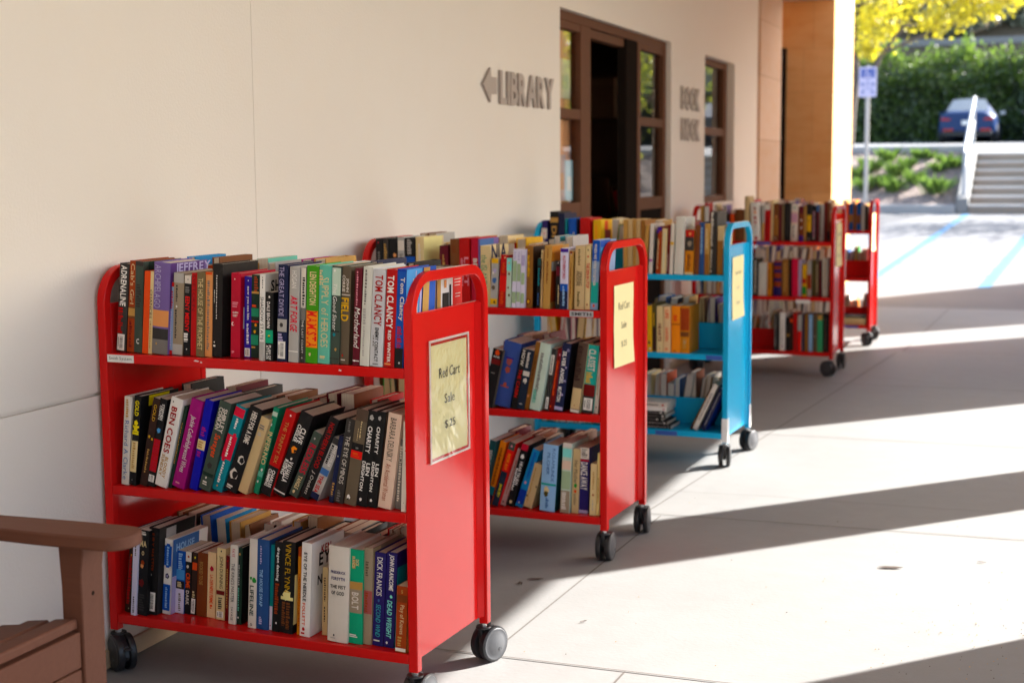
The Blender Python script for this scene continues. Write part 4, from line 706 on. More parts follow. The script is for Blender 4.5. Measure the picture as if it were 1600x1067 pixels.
# ------------------------------------------------------------------ book carts
CL, CD, CW, CT = .95, .453, .0257, .0264
CZ = (.8806, .5188, .1576); ZF, ZT, ZH, TH, RR = .1117, .1137+1.0, 1.0126, .026, .10
CARTS = [(.01107, 3.23212, -2.64824), (.04564, 4.7567, -2.63447), (.10142, 6.4698, -2.27045), (.14075, 9.534, -1.46989), (.17666, 11.25536, -.08677)]
def arch(off):
    r = RR-off; P = [(off, ZF), (off, ZT-RR)]
    P += [(RR-r*math.cos(a), ZT-RR+r*math.sin(a)) for a in [math.pi/2*k/8 for k in range(1, 9)]]
    P += [(CD-RR+r*math.sin(a), ZT-RR+r*math.cos(a)) for a in [math.pi/2*k/8 for k in range(0, 9)]]
    return P+[(CD-off, ZF)]
def make_caster(t, x, y, ang, cap):
    m = MB(); m.M = Matrix.Translation((x, y, 0)) @ Matrix.Rotation(R_(ang), 4, 'Z')
    # axle along local x, wheels trail along local y
    m.cyl((0, 0, .106), (0, 0, 1), .009, .014, STEELM, 14); m.cyl((0, 0, .100), (0, 0, 1), .022, .006, BLACKP, 18)
    m.prism([(-.018, .098), (.024, .098), (.058, .075), (.066, .045), (.05, .03), (.02, .028), (-.012, .055)], 0, -.0062, .0062, BLACKP)
    m.cyl((0, .022, .05), (1, 0, 0), .007, .05, STEELM, 12)
    m.box(-.012, .012, .052, .075, .066, .072, BLACKP)
    h = m.build('caster', t, bevel=.0015)
    for s in (-1, 1):
        q = MB(); q.M = m.M @ Matrix.Translation((s*.0165, .022, .0505))
        q.cyl((0, 0, 0), (s, 0, 0), .05, .02, BLACKP, 36, rings=[(-.0095, .044), (-.008, .0495), (-.005, .0503), (.005, .0503), (.008, .0495), (.0095, .046)])
        q.cyl((s*.0096, 0, 0), (s, 0, 0), .05, .02, cap, 36, rings=[(0, .045), (.0015, .043), (.0008, .036), (.003, .030), (.0045, .012), (.0052, .008), (.0052, .002)])
        q.cyl((s*.0135, .012, -.014), (s, 0, 0), .005, .003, GREYP if s > 0 else BLACKP, 10)
        q.build('wheel', h)
    return h
def make_cart(paint, label, angles, caps, group):
    t = thing('book_cart', label, 'book cart', (0, 0, 0), 0, group)
    po, pi_ = arch(0), arch(TH); n = len(po)
    for side in (0, 1):
        xa, xb = (CL-CW, CL) if side else (0, CW)
        m = MB(); vs = [(xa, *p) for p in po]+[(xa, *p) for p in pi_]+[(xb, *p) for p in po]+[(xb, *p) for p in pi_]
        fs = []
        for i in range(n-1):
            fs += [(i, n+i, n+i+1, i+1), (2*n+i, 2*n+i+1, 3*n+i+1, 3*n+i), (i, i+1, 2*n+i+1, 2*n+i), (n+i, 3*n+i, 3*n+i+1, n+i+1)]
        fs += [(0, 2*n, 3*n, n), (n-1, 2*n-1, 4*n-1, 3*n-1)]
        m.add(vs, fs, paint); fr = m.build('end_frame', t, bevel=.0025)
        x0 = CL-CW+.0015 if side else CW-.0055; s = 1 if side else -1
        p = MB(); p.box(x0, x0+.004, TH+.0005, CD-TH-.0005, ZF+.02, ZH, paint)
        p.box(x0-(.009 if not side else -.004), x0+(.0 if not side else .013), TH+.001, CD-TH-.001, ZH-.003, ZH+.0004, paint)
        xo = x0+.0042 if side else x0-.0002
        for y0, y1 in ((TH+.0008, TH+.022), (CD-TH-.0008, CD-TH-.022)):
            p.prism([(xo, y1), (xo+s*.012, y0), (xo, y0)], 2, ZF+.021, ZH-.0035, paint)
        p.build('panel', fr, bevel=.0012)
    for z in CZ:
        m = MB(); m.box(CW+.0004, CL-CW-.0004, .001, CD-.001, z-CT, z, paint); m.build('shelf', t, bevel=.003)
        m = MB(); m.box(CW+.001, CL-CW-.001, CD/2-.004, CD/2+.004, z+.0004, z+.122, paint); m.build('divider', t, bevel=.002)
    for (x, y), a, c in zip(((.016, .016), (CL-.016, .016), (CL-.016, CD-.016), (.016, CD-.016)), angles, caps): make_caster(t, x, y, a, c)
    return t
GRP = 'steel book carts along the library wall'
red = make_cart(RED, 'nearest red steel book cart packed with books, closest to the brown wooden chair', (-122, -4, -20, 60), (BLACKP, GREYP, GREYP, BLACKP), GRP)
blue = make_cart(BLUE, 'bright blue steel book cart with white tape on its feet', (100, 14, -18, 40), (BLACKP, BLACKP, GREYP, BLACKP), GRP)
for y0 in (-.0012, CD-.0248):
    m = MB(); m.box(CL-CW-.0012, CL+.0012, y0, y0+TH+.0006, ZF+.004, ZF+.115, TAPE); m.build('tape', blue, bevel=.001)
for (x0, x1, z0, z1, mm) in ((.608, .713, CZ[2]-.0235, CZ[2]-.004, BLUET), (.847, .922, CZ[1]-.0245, CZ[1]-.004, BLUET)):
    m = MB(); m.box(x0, x1, -.0008, .0008, z0, z1, mm); m.build('tape', blue, smooth=False)
def sticker(t, x0, x1, z0, z1, m, body=None, ink=BLACKI, st='n', r=0):
    q = MB()
    if r: q.prism([(x0+r+(x1-x0-2*r)*(1 if math.cos(a) > 0 else 0)+r*math.cos(a), (z0+z1)/2+(z1-z0)/2*math.sin(a)) for a in [2*math.pi*(k+.5)/16 for k in range(16)]], 1, -.0012, .0006, m)
    else: q.box(x0, x1, -.0012, .0006, z0, z1, m)
    if body: q.text(body, lambda a, b: (a, -.0016, b), ink, x0+.006, x1-.006, z0+(z1-z0)*.22, z1-(z1-z0)*.25, st)
    return q.build('label_sticker', t, smooth=False)
carts = [red]
LAB = ['', 'second red steel book cart from the chair, right in front of the blue one', '', 'red steel book cart standing just behind the blue one, below the narrow window', 'farthest red steel book cart, nearly edge on beside the sunlit paving']
for i in (1, 2, 3, 4):
    if i == 2: carts.append(blue); continue
    c = copy_tree(red); c['label'] = LAB[i]; carts.append(c)
# each copied cart gets its own castor directions through its children order
for t, (x, y, a) in zip(carts, CARTS): t.location = (x, y, 0); t.rotation_euler = (0, 0, R_(a))
for t, spec in ((carts[1], {1: 8, 2: 30}), (carts[3], {1: 62, 2: 20}), (carts[4], {1: 40, 2: 58})):
    cs_ = [c for c in t.children if c.name.startswith('caster')]
    for k, dlt in spec.items():
        x, y = ((.016, .016), (CL-.016, .016), (CL-.016, CD-.016), (.016, CD-.016))[k]
        o = cs_[k]; o.matrix_local = Matrix.Translation((x, y, 0)) @ Matrix.Rotation(R_(dlt), 4, 'Z') @ Matrix.Translation((-x, -y, 0)) @ o.matrix_local
sticker(carts[0], .029, .115, CZ[0]-.0235, CZ[0]-.0035, WHITEP, 'Smith System')
sticker(carts[1], .814, .900, CZ[0]-.0235, CZ[0]-.0025, plain('grey_label', (.42, .42, .42), .5), 'SMITH', BLACKI, 'b')
sticker(carts[3], .437, .531, CZ[0]-.021, CZ[0]-.004, BLUET)
sticker(carts[3], .70, .80, CZ[1]-.044, CZ[1]-.018, WHITEP, r=.013)
sticker(carts[4], .72, .86, CZ[2]-.022, CZ[2]-.004, BLUET)
CHIP = plain('paint_chip', (.75, .62, .6), .5)
for (x, z, wd) in ((.315, CZ[0]-.008, .016), (.745, CZ[0]-.012, .008), (.33, CZ[0]-.011, .006)):
    q = MB(); q.prism([(x-wd/2, z-.0015), (x+wd*.4, z-.003), (x+wd/2, z), (x-wd*.2, z+.002)], 1, -.0006, .0014, CHIP); q.build('paint_chip', carts[0], smooth=False)
# paper price signs taped to the outer panels
def paper_sign(ci, label, lines, ink, y, z, tilt, sleeve, wd=.212, ht=.29):
    t = thing('paper_sign', label, 'sign', (0, 0, 0), 0, 'paper price signs taped to the carts')
    t.matrix_world = Matrix.Translation((CARTS[ci][0], CARTS[ci][1], 0)) @ Matrix.Rotation(R_(CARTS[ci][2]), 4, 'Z') @ Matrix.Translation((CL-CW+.0085, y, z)) @ Matrix.Rotation(R_(tilt), 4, 'X')
    m = MB(); N = 10; vs = []
    def bend(v): return .0005+.010*max(0, .25-v)**1.3*(0 if sleeve else 2.2)+.0007*math.sin(v*9)
    for k in range(N+1):
        v = k/N
        for u in range(5): vs.append((bend(v)*(1+.25*(u-2)*(v < .3)), -wd/2+wd*u/4, -ht/2+ht*v))
    m.add(vs, [(k*5+u, k*5+u+1, (k+1)*5+u+1, (k+1)*5+u) for k in range(N) for u in range(4)], PAPER)
    for body, vc, hw, hh in lines:
        P = lambda a, b: (bend((b+ht/2)/ht)+.0012, a, b)
        zc = ht/2-ht*vc
        if body: m.text(body, P, ink, -wd*hw/2, wd*hw/2, zc-hh/2, zc+hh/2)
        else:
            r = random.Random(ci*7+int(vc*100)); a = -wd*hw/2
            while a < wd*hw/2:
                b = a+r.uniform(.006, .014); m.add([P(a, zc-hh/2*r.uniform(.4, 1)), P(b, zc-hh/2), P(b, zc+hh/2*r.uniform(.3, 1)), P(a, zc+hh/2*.5)], [(0, 1, 2, 3)], ink); a = b+r.uniform(.004, .01)
    m.build('sheet', t)
    if sleeve:
        q = MB(); q.add([(.0045, -wd/2-.012, -ht/2-.012), (.0045, wd/2+.012, -ht/2-.012), (.0045, wd/2+.012, ht/2+.014), (.0045, -wd/2-.012, ht/2+.014)], [(0, 1, 2, 3)], SLEEVE)
        for (a, b, c, d) in ((-wd/2-.012, -wd/2-.006, -ht/2-.012, ht/2+.014), (wd/2+.006, wd/2+.012, -ht/2-.012, ht/2+.014), (-wd/2-.006, wd/2+.006, -ht/2-.012, -ht/2-.007), (-wd/2-.006, wd/2+.006, ht/2+.008, ht/2+.014)):
            q.box(.0012, .0035, a, b, c, d, plain('sleeve_edge', (.84, .72, .62), .3))
        q.build('sleeve', t, smooth=False)
L3 = [('Red Cart', .26, .58, .027), ('Sale', .50, .28, .024), ('$.25', .735, .29, .024)]
paper_sign(0, 'yellow price sign in a clear sleeve on the nearest red cart', L3, BLACKI, .238, .776, 0, True)
paper_sign(1, 'yellow price sign curling at its foot on the second red cart', L3, INKG, .229, .811, 0, False)
D3 = [('', .26, .5, .02), ('', .50, .25, .018), ('', .74, .3, .02)]
paper_sign(2, 'pale yellow price sign taped to the blue cart', D3, plain('pale_ink', (.5, .45, .25), .6), .238, .81, 1.0, False)
paper_sign(3, 'yellow price sign taped to the red cart behind the blue one', D3, INKG, .27, .85, 0, False)
paper_sign(4, 'yellow price sign taped to the farthest red cart', D3, INKG, .24, .86, 0, False)

# ------------------------------------------------------------------ books
def book_mesh(wd, h, dp, kind, colour, decor, rnd):
    m = MB(); C = book_mat(colour); bul = .05*wd if kind == 'h' else .0
    t = .0028 if kind == 'h' else .0008; t = min(t, wd*.2); N = 6 if kind == 'h' else 1
    sp = [(wd*k/N, -bul*(1-(2*k/N-1)**2)) for k in range(N+1)]
    out = sp+[(wd, dp), (wd-t, dp), (wd-t, t), (t, t), (t, dp), (0, dp)]
    m.prism(out, 2, 0, h, C)
    off = [.0006]
    def S(x, z): u = 2*x/wd-1; return (x, -bul*max(0, 1-u*u)-off[0], z)
    def rect(x0, x1, z0, z1, mm):
        n = 6 if kind == 'h' else 1
        vs = [S(x0+(x1-x0)*k/n, z) for z in (z0, z1) for k in range(n+1)]
        m.add(vs, [(k, k+1, n+1+k+1, n+1+k) for k in range(n)], mm)
    for it in decor.split(';'):
        if not it: continue
        f = [q.strip() for q in it.split(',')]; k = f[0]; off[0] += .00016
        if k == 'T':
            a, b, c, hh = map(float, f[3:7]); st = f[7] if len(f) > 7 else 'n'
            x0 = c*wd-hh*wd/2; z0 = h*(1-a); ln = h*(b-a)
            off[0] += .0004; m.text(f[1], lambda p, q_, x0=x0, z0=z0: S(x0+q_, z0-p), book_mat(f[2]), 0, ln, 0, hh*wd, st); off[0] -= .0004
        elif k == 'H':
            zc, sz = float(f[3]), float(f[4]); ln = min(.86*wd, sz*wd*.62*max(1, len(f[1]))); hh = sz*wd
            z0 = h*(1-zc)-hh/2; off[0] += .0004; m.text(f[1], lambda p, q_, z0=z0, ln=ln: S(wd/2-ln/2+p, z0+q_), book_mat(f[2]), 0, ln, 0, hh, 'b'); off[0] -= .0004
        elif k == 'B':
            a, b = float(f[2]), float(f[3]); rect(.0006, wd-.0006, h*(1-b), h*(1-a), book_mat(f[1]))
        elif k == 'D':
            a, b, c, hh = map(float, f[2:6]); z = h*(1-a); mm = book_mat(f[1])
            while z > h*(1-b):
                s_ = rnd.uniform(.0025, .006); x0 = c*wd-hh*wd/2; x1 = x0+hh*wd*rnd.uniform(.6, 1); z2 = max(h*(1-b), z-s_)
                rect(x0, x1, z2, z, mm); z -= s_+rnd.uniform(.0012, .003)
        elif k == 'P':
            c, zc, sz = float(f[2]), float(f[3]), float(f[4]); r = sz*wd/2; n = 10
            ph = rnd.uniform(0, 6)
            vs = [S(min(wd-.0004, max(.0004, c*wd+r*math.cos(2*math.pi*i/n)*(1+.18*math.sin(3*i+ph)))), h*(1-zc)+r*1.25*math.sin(2*math.pi*i/n)*(1+.18*math.cos(2*i+ph))) for i in range(n)]
            m.add(vs+[S(c*wd, h*(1-zc))], [(i, (i+1) % n, n) for i in range(n)], book_mat(f[1]))
        elif k == 'L':
            a, b = float(f[1]), float(f[2]); z0, z1 = h*(1-b), h*(1-a); rect(wd*.12, wd*.88, z0, z1, book_mat('white')); off[0] += .0002
            z = z0+(z1-z0)*.12
            while z < z1-(z1-z0)*.12:
                s_ = rnd.uniform(.0006, .0016); rect(wd*.38, wd*.72, z, min(z+s_, z1), book_mat('charcoal')); z += s_+rnd.uniform(.0008, .0016)
            rect(wd*.2, wd*.28, z0+(z1-z0)*.2, z1-(z1-z0)*.2, book_mat('midgray'))
        elif k in ('S', 'SL'):
            a, b, y0, y1 = map(float, f[2:6]); y1 = min(y1, dp); X = wd+off[0] if k == 'S' else -off[0]
            q4 = [(X, y0+.0006, h*(1-b)+.0006), (X, y1, h*(1-b)+.0006), (X, y1, h*(1-a)-.0006), (X, y0+.0006, h*(1-a)-.0006)]
            m.add(q4, [(0, 1, 2, 3) if k == 'S' else (3, 2, 1, 0)], book_mat(f[1]))
        elif k == 'SH':
            zc, sz, y0 = map(float, f[3:6]); ln = sz*.75*len(f[1]); z0 = h*(1-zc)-sz/2
            m.text(f[1], lambda p, q_: (wd+off[0]+.0003, y0+p, z0+q_), book_mat(f[2]), 0, ln, 0, sz, 'b')
    p = MB(); e = .0032 if kind == 'h' else .0004
    p.box(t+.0002, wd-t-.0002, t+.0004, dp-(.005 if kind == 'h' else .0006), e, h-e, pages_mat())
    return m, p
def put_book(ci, M, wd, h, dp, kind, colour, decor, label, group, rnd):
    m, p = book_mesh(wd, h, dp, kind, colour, decor, rnd)
    o = m.build('book', smooth=False); pg = p.build('pages', o, smooth=False)
    x, y, a = CARTS[ci]
    o.matrix_world = Matrix.Translation((x, y, 0)) @ Matrix.Rotation(R_(a), 4, 'Z') @ M
    return tag(o, label, 'book', group)
CN = ['nearest red cart', 'second red cart', 'blue cart', 'red cart behind the blue one', 'farthest red cart']
SN = ['top', 'middle', 'bottom']
rnd = random.Random(5)
for ci, sh, rows in BOOKS:
    for spec, colour, kind, core, dec in rows:
        lx, s, wd, h, th = map(float, spec.split()); c, s_ = math.cos(R_(abs(th))), math.sin(R_(abs(th)))
        dp = min(.165 if h > .2 else .115, .213-s) if th > -40 else .15
        B = lx+wd*c
        if th >= 0: M = Matrix.Translation((B, s, CZ[sh]+.0006)) @ Matrix.Rotation(R_(th), 4, 'Y') @ Matrix.Translation((-wd, 0, 0))
        else: M = Matrix.Translation((lx, s, CZ[sh]+.0006)) @ Matrix.Rotation(R_(th), 4, 'Y')
        put_book(ci, M, wd-.0006, h, dp, kind, colour, dec, f'{core}, {SN[sh]} shelf of {CN[ci]}', f'books on the {SN[sh]} shelf of the {CN[ci]}', rnd)
# a flat stack on the blue cart and another on the farthest cart
z = CZ[2]
for k, (xr, th, col, lab, dec, ht) in enumerate(((.62, .0170, 'black', 'lowest black book of the flat stack', 'D,gray,.3,.9,.5,.3;P,midgray,.5,.95,.6', .215), (.60, .0165, 'black2', 'second lowest black book of the flat stack', 'D,gray,.3,.9,.5,.3;P,offwhite,.5,.94,.6', .215), (.575, .0165, 'black', 'third lowest dark book of the flat stack', 'D,midgray,.3,.9,.5,.3;P,offwhite,.5,.9,.5', .22), (.595, .0165, 'charcoal', 'middle charcoal book of the flat stack', 'D,midgray,.3,.8,.5,.2;P,offwhite,.5,.93,.6', .21), (.59, .0165, 'black2', 'third highest dark book of the flat stack', 'D,gray,.3,.9,.5,.2;P,offwhite,.5,.92,.6', .21), (.60, .0175, 'white', 'white book second from the top of the flat stack', 'P,red,.5,.93,.4', .20), (.60, .0205, 'offwhite', 'topmost white book of the flat stack with dark lettering', 'D,charcoal,.4,.8,.5,.4;P,red,.5,.9,.5', .20))):
    M = Matrix.Translation((xr+.055, .018+rnd.uniform(0, .012), z+.0006)) @ Matrix.Rotation(R_(-90), 4, 'Y') @ Matrix.Translation((0, 0, 0))
    put_book(2, M, th-.0006, ht, .15, 'p', col, dec, f'{lab}, bottom shelf of blue cart', 'books on the bottom shelf of the blue cart', rnd); z += th
z = CZ[2]
for th, col, lab in ((.028, 'cream2', 'thick cream book lying flat under the green one'), (.022, 'cream', 'cream book lying between a cream and green one'), (.02, 'dkgreen2', 'dark green book lying flat on top')):
    M = Matrix.Translation((.912, .02, z+.0006)) @ Matrix.Rotation(R_(-90), 4, 'Y')
    put_book(4, M, th-.0006, .23, .16, 'h', col, 'D,tan,.2,.8,.5,.3', f'{lab}, bottom shelf of farthest red cart', 'books on the bottom shelf of the farthest red cart', rnd); z += th
# back rows: spines face away, tops and fore-edges show over the front row
WORD = dict(black='black', black2='black', charcoal='charcoal', white='white', offwhite='off-white', cream='cream', cream2='beige', tan='tan', brown='brown', dkbrown='dark brown', leather='rust brown', orange='orange', orange2='amber', red='red', dkred='dark red', crimson='crimson', maroon='maroon', blue='blue', navy='navy', steel='slate blue', sky='pale blue', cyan='bright blue', teal='teal', seafoam='mint green', green='green', dkgreen='dark green', olive='olive', gray='grey', midgray='mid grey', taupe='taupe', yellow='yellow', purple='purple', magenta='magenta', lilac='lilac')
BACK = {(0, 0): 'red gray cyan orange white brown black charcoal tan seafoam gray crimson orange2 magenta tan white white cream black navy blue red black taupe dkred',
        (0, 1): 'dkbrown black leather white black maroon charcoal leather black brown navy black dkred maroon leather white red blue purple maroon black navy',
        (0, 2): 'brown dkbrown cyan blue cyan tan brown black white tan brown black leather gray black dkbrown leather red brown black leather maroon dkred',
        (1, 0): 'tan red brown gray cream tan orange white black tan leather white cream red yellow white white navy teal white gray',
        (1, 1): 'leather maroon brown dkred maroon leather tan brown red dkred seafoam blue gray leather',
        (1, 2): 'maroon brown dkred leather black maroon leather brown cream maroon dkbrown leather brown black'}
ORD = ['first', 'second', 'third', 'fourth', 'fifth', 'sixth', 'seventh', 'eighth']
used = {}
def back_specs(ci, sh, cols, x0=.03, seed=0):
    r = random.Random(100+ci*10+sh+seed); x = x0; out = []
    lean_run = 0
    for k, c in enumerate(cols):
        wd = r.uniform(.022, .042); h = r.uniform(.195, .245); th = r.choice([0, 0, 0, -3, 4, 7, -9]) if sh else r.choice([0, 0, 1, -2])
        if x+wd > .918: break
        if sh == 0: h = r.uniform(.2, .245)
        out.append((x, wd, h, th, r.uniform(.148, .168), r.uniform(.004, .022), c)); x += wd+r.choice([.001, .001, .002, .012 if sh else .003])+abs(math.sin(R_(th)))*h*.45
    return out
for (ci, sh), cols in BACK.items():
    specs = back_specs(ci, sh, cols.split(), .03 if not (ci and sh) else .44)
    cnt = {}; tot = {}
    for s in specs: tot[WORD[s[6]]] = tot.get(WORD[s[6]], 0)+1
    for k, (x, wd, h, th, dp, sb, c) in enumerate(specs):
        wn = WORD[c]; cnt[wn] = cnt.get(wn, 0)+1
        L = WORD[specs[k-1][6]] if k else None; Rn = WORD[specs[k+1][6]] if k+1 < len(specs) else None
        if tot[wn] == 1: lab = f'only {wn} book in back row, {SN[sh]} shelf of {CN[ci]}'
        else: lab = f'{ORD[cnt[wn]-1]} {wn} book from the left in back row, {SN[sh]} shelf of {CN[ci]}'
        dec = ''
        if k == len(specs)-1 and ci == 0 and sh == 0: dec = 'SL,white,0,1,.0,.2;SL,red2,.0,1,.0,.06;SL,white,.06,.075,.01,.05;SL,white,.1,.115,.012,.05;SL,white,.14,.155,.015,.05;SL,white,.25,.265,.012,.045;SL,white,.29,.305,.015,.045;SL,black,.22,1,.085,.125;SL,black,.12,.9,.07,.082;SL,peach,.05,.16,.1,.115;SL,tan,.0,1,.135,.17'
        M = Matrix.Translation((x+wd, CD-sb, CZ[sh]+.0006)) @ Matrix.Rotation(R_(180), 4, 'Z')
        M = Matrix.Translation((x+wd/2, 0, CZ[sh]+.0006+abs(math.sin(R_(th)))*wd*.5)) @ Matrix.Rotation(R_(th), 4, 'Y') @ Matrix.Translation((-x-wd/2, 0, -CZ[sh]-.0006)) @ M
        if ci == 0 and sh == 0 and k == 1: pass
        put_book(ci, M, wd-.0008, h, dp, 'h' if (k*7+sh) % 3 else 'p', c, dec, lab, f'books in the back row of the {CN[ci]}', rnd)
# the far carts' back rows and the shop's shelves, too many and too small to tell apart
mb = MB(); r = random.Random(77)
def stuff_row(T, x0, x1, z, y0, dmin, dmax, cols, hmin=.17, hmax=.235):
    x = x0
    while x < x1:
        wd = r.uniform(.016, .04); h = r.uniform(hmin, hmax); dp = r.uniform(dmin, dmax); th = r.choice([0, 0, 0, 5, 9, -6]); c = r.choice(cols)
        mb.M = T @ Matrix.Translation((x+wd, y0, z+.0006+abs(math.sin(R_(th)))*wd)) @ Matrix.Rotation(R_(th), 4, 'Y') @ Matrix.Translation((-wd, 0, 0))
        t = .002; C = book_mat(c)
        mb.prism([(0, -dp), (t, -dp), (t, -t), (wd-t, -t), (wd-t, -dp), (wd, -dp), (wd, 0), (0, 0)], 2, 0, h, C); mb.box(t+.0003, wd-t-.0003, -dp+.004, -t-.0004, .003, h-.003, r.choice([pages_mat(), pages_mat(), book_mat('cream2'), book_mat('offwhite')]))
        x += wd+.0015+abs(math.sin(R_(th)))*h*.5*r.random()
WARM = 'tan cream cream2 offwhite white brown leather gray taupe dkred black navy green2 purple rust orange2 steel lilac2'.split()
for ci in (2, 3, 4):
    T = Matrix.Translation((CARTS[ci][0], CARTS[ci][1], 0)) @ Matrix.Rotation(R_(CARTS[ci][2]), 4, 'Z')
    for sh in (0, 1, 2): stuff_row(T, .03, .86, CZ[sh], CD-.008, .14, .17, WARM)
    if ci == 3: stuff_row(T, .03, .38, CZ[1], .175, .15, .16, WARM); stuff_row(T, .03, .33, CZ[2], .175, .15, .16, 'cream tan offwhite brown'.split())
    if ci == 2: stuff_row(T, .03, .5, CZ[1], .175, .15, .16, 'gray white emerald2 pink yellow black indigo3 red'.split()); stuff_row(T, .03, .38, CZ[2], .175, .15, .16, WARM)
    if ci == 4:
        for sh in (0, 1, 2): stuff_row(T, .03, .62, CZ[sh], .175, .15, .16, WARM)
stuff_row(Matrix.Translation((CARTS[1][0], CARTS[1][1], 0)), .03, .42, CZ[1], .17, .14, .16, WARM); stuff_row(Matrix.Translation((CARTS[1][0], CARTS[1][1], 0)), .03, .42, CZ[2], .17, .14, .16, WARM)
TS = Matrix.Translation((-1.3, 10.88, 0)) @ Matrix.Rotation(R_(180), 4, 'Z')
for z in (1.0, 1.4, .55): stuff_row(TS, -.95 if z != 1.4 else .2, .9, z, .06, .14, .16, 'emerald2 dkred red2 cream tan navy brown dkgreen'.split())
mb.M = None; o = mb.build('books', smooth=False); o['kind'] = 'stuff'; o['label'] = 'crowded back rows of books on the far carts and inside the shop'; o['category'] = 'books'

# ------------------------------------------------------------------ brown wooden chair in the lower left corner
ch = thing('patio_chair', 'brown painted wooden slatted chair with broad rounded armrests against the wall', 'chair', (.30, 2.1, 0))
ox, oy = .30, 2.1
def arm(y0, y1, flip):
    P = [(-.22, y0), (.24, y0)]; R1 = (y1-y0)/2
    tip = .70-ox
    pts = [(-.20, y0+.012), (.20, y0-.002), (tip-.055, y0)]
    for k in range(1, 10):
        a = -math.pi/2+math.pi*k/10; pts.append((tip-.055+.055*math.copysign(abs(math.cos(a))**.7, math.cos(a)), (y0+y1)/2+R1*math.sin(a)))
    pts += [(tip-.055, y1), (.20, y1-.002), (-.20, y1-.02)]
    m = MB(); m.prism(pts, 2, .612, .64, BROWNW); return m.build('armrest', ch, bevel=.004)
arm(2.345-oy, 2.455-oy, 0); arm(1.755-oy, 1.865-oy, 1)
for y in (2.382-oy, 1.745-oy):
    m = MB(); m.prism([(.527-ox, 0), (.577-ox, 0), (.577-ox, .55), (.583-ox, .59), (.583-ox, .6115), (.522-ox, .6115), (.524-ox, .57), (.527-ox, .52)], 1, y, y+.072, BROWNW); fl = m.build('front_leg', ch, bevel=.003)
    for zz in (.30, .50, .12):
        k_ = MB(); k_.cyl((.5772-ox, y+.036, zz), (1, 0, 0), .0045, .0012, DARKF, 12); k_.build('screw', fl)
    m = MB(); m.prism([(-.20, 0), (-.15, 0), (-.17, .61), (-.22, .61)], 1, y+.01, y+.06, BROWNW); m.build('rear_leg', ch, bevel=.003)
    m = MB(); m.prism([(-.17, .24), (.526-ox, .36), (.526-ox, .432), (-.17, .33)], 1, y+.012, y+.042, BROWNW); m.build('side_rail', ch, bevel=.003)
for k in range(7):
    x = .565-ox-.066*k; zt = .452-.0125*k+(.004 if k % 2 else 0)
    m = MB(); m.prism([(x-.056, zt-.024), (x, zt-.018), (x, zt+.001), (x-.004, zt+.004), (x-.056, zt-.003)], 1, 1.76-oy, 2.376-oy+(.004 if k == 0 else 0), BROWNW); m.build('seat_slat', ch, bevel=.003)
for z0, z1 in ((.352, .428), (.268, .349)):
    m = MB(); m.box(.548-ox, .571-ox, 1.818-oy, 2.381-oy, z0, z1, BROWNW); m.build('apron', ch, bevel=.003)
for k in range(5):
    y = 1.80-oy+.118*k
    m = MB(); m.prism([(y, .30), (y+.105, .30), (y+.105, .98-.05*abs(k-2)), (y+.052, 1.02-.05*abs(k-2)), (y, .98-.05*abs(k-2))], 0, -.012, .01, BROWNW); m.M = None
    o = m.build('back_slat', ch, bevel=.003); o.location = (-.10, 0, .02); o.rotation_euler = (0, R_(-14), 0)
m = MB()
for (a, b) in ((.40, .0), (.43, .01), (.41, .03)): m.prism([(.5475-ox+.0, 2.30-oy+b), (.5475-ox, 2.335-oy+b), (.5475-ox, 2.32-oy+b)], 2, .4282, .4288, WHITEP)
m.build('paint_chip', ch, smooth=False)

# ------------------------------------------------------------------ fallen leaves and litter on the paving
LEAFB = plain('dry_leaf', (.05, .028, .018), .8, .3)
def dry_leaf(x, y, ln, a, label):
    m = MB(); n = 7; vs = []
    for k in range(n):
        t_ = k/(n-1); wv = (math.sin(math.pi*t_)+1e-6)**1.3*ln*.17*(1+.3*math.sin(9*t_+a)); z = .0034+.0008*abs(math.sin(4*t_+a))
        vs += [(ln*(t_-.5), -wv, z+.0006), (ln*(t_-.5), .15*wv*math.sin(3*t_), z), (ln*(t_-.5), wv, z+.0012)]
    m.add(vs, [(3*k+i, 3*k+3+i, 3*k+4+i, 3*k+1+i) for k in range(n-1) for i in (0, 1)], LEAFB)
    o = m.build('fallen_leaf'); o.location = (x, y, 0); o.rotation_euler = (0, 0, a); tag(o, label, 'leaf', 'dry leaves on the paving')
dry_leaf(.83, 4.43, .055, .4, 'larger of two dry brown leaves in the shade in front of the second red cart')
dry_leaf(.80, 4.37, .04, 2.1, 'smaller of two dry brown leaves in the shade in front of the second red cart')
dry_leaf(1.93, 4.96, .085, .25, 'long thin dark leaf on the sunlit paving right of the carts')
dry_leaf(2.22, 5.13, .03, .1, 'small dark leaf on the sunlit paving near the right edge')
dry_leaf(1.12, 4.05, .025, .9, 'tiny leaf on the sunlit paving beside the nearest red cart')

m = MB(); r = random.Random(8); GRIT = plain('grit', (.42, .24, .08), .9, .4)
for _ in range(170):
    x, y = (r.gauss(2.25, .16), r.gauss(4.15, .25)) if r.random() < .6 else (r.uniform(1.0, 2.4), r.uniform(3.7, 7)); s_ = r.uniform(.001, .0028); a = r.uniform(0, 3)
    m.add([(x+s_*math.cos(a+k*1.57), y+s_*1.5*math.sin(a+k*1.57), .0035) for k in range(4)]+[(x, y, .0052)], [(0, 1, 4), (1, 2, 4), (2, 3, 4), (3, 0, 4)], GRIT if r.random() < .6 else LEAFB)
o = m.build('grit', smooth=False); o['kind'] = 'stuff'; o['label'] = 'orange and brown specks of grit scattered on the paving'; o['category'] = 'grit'
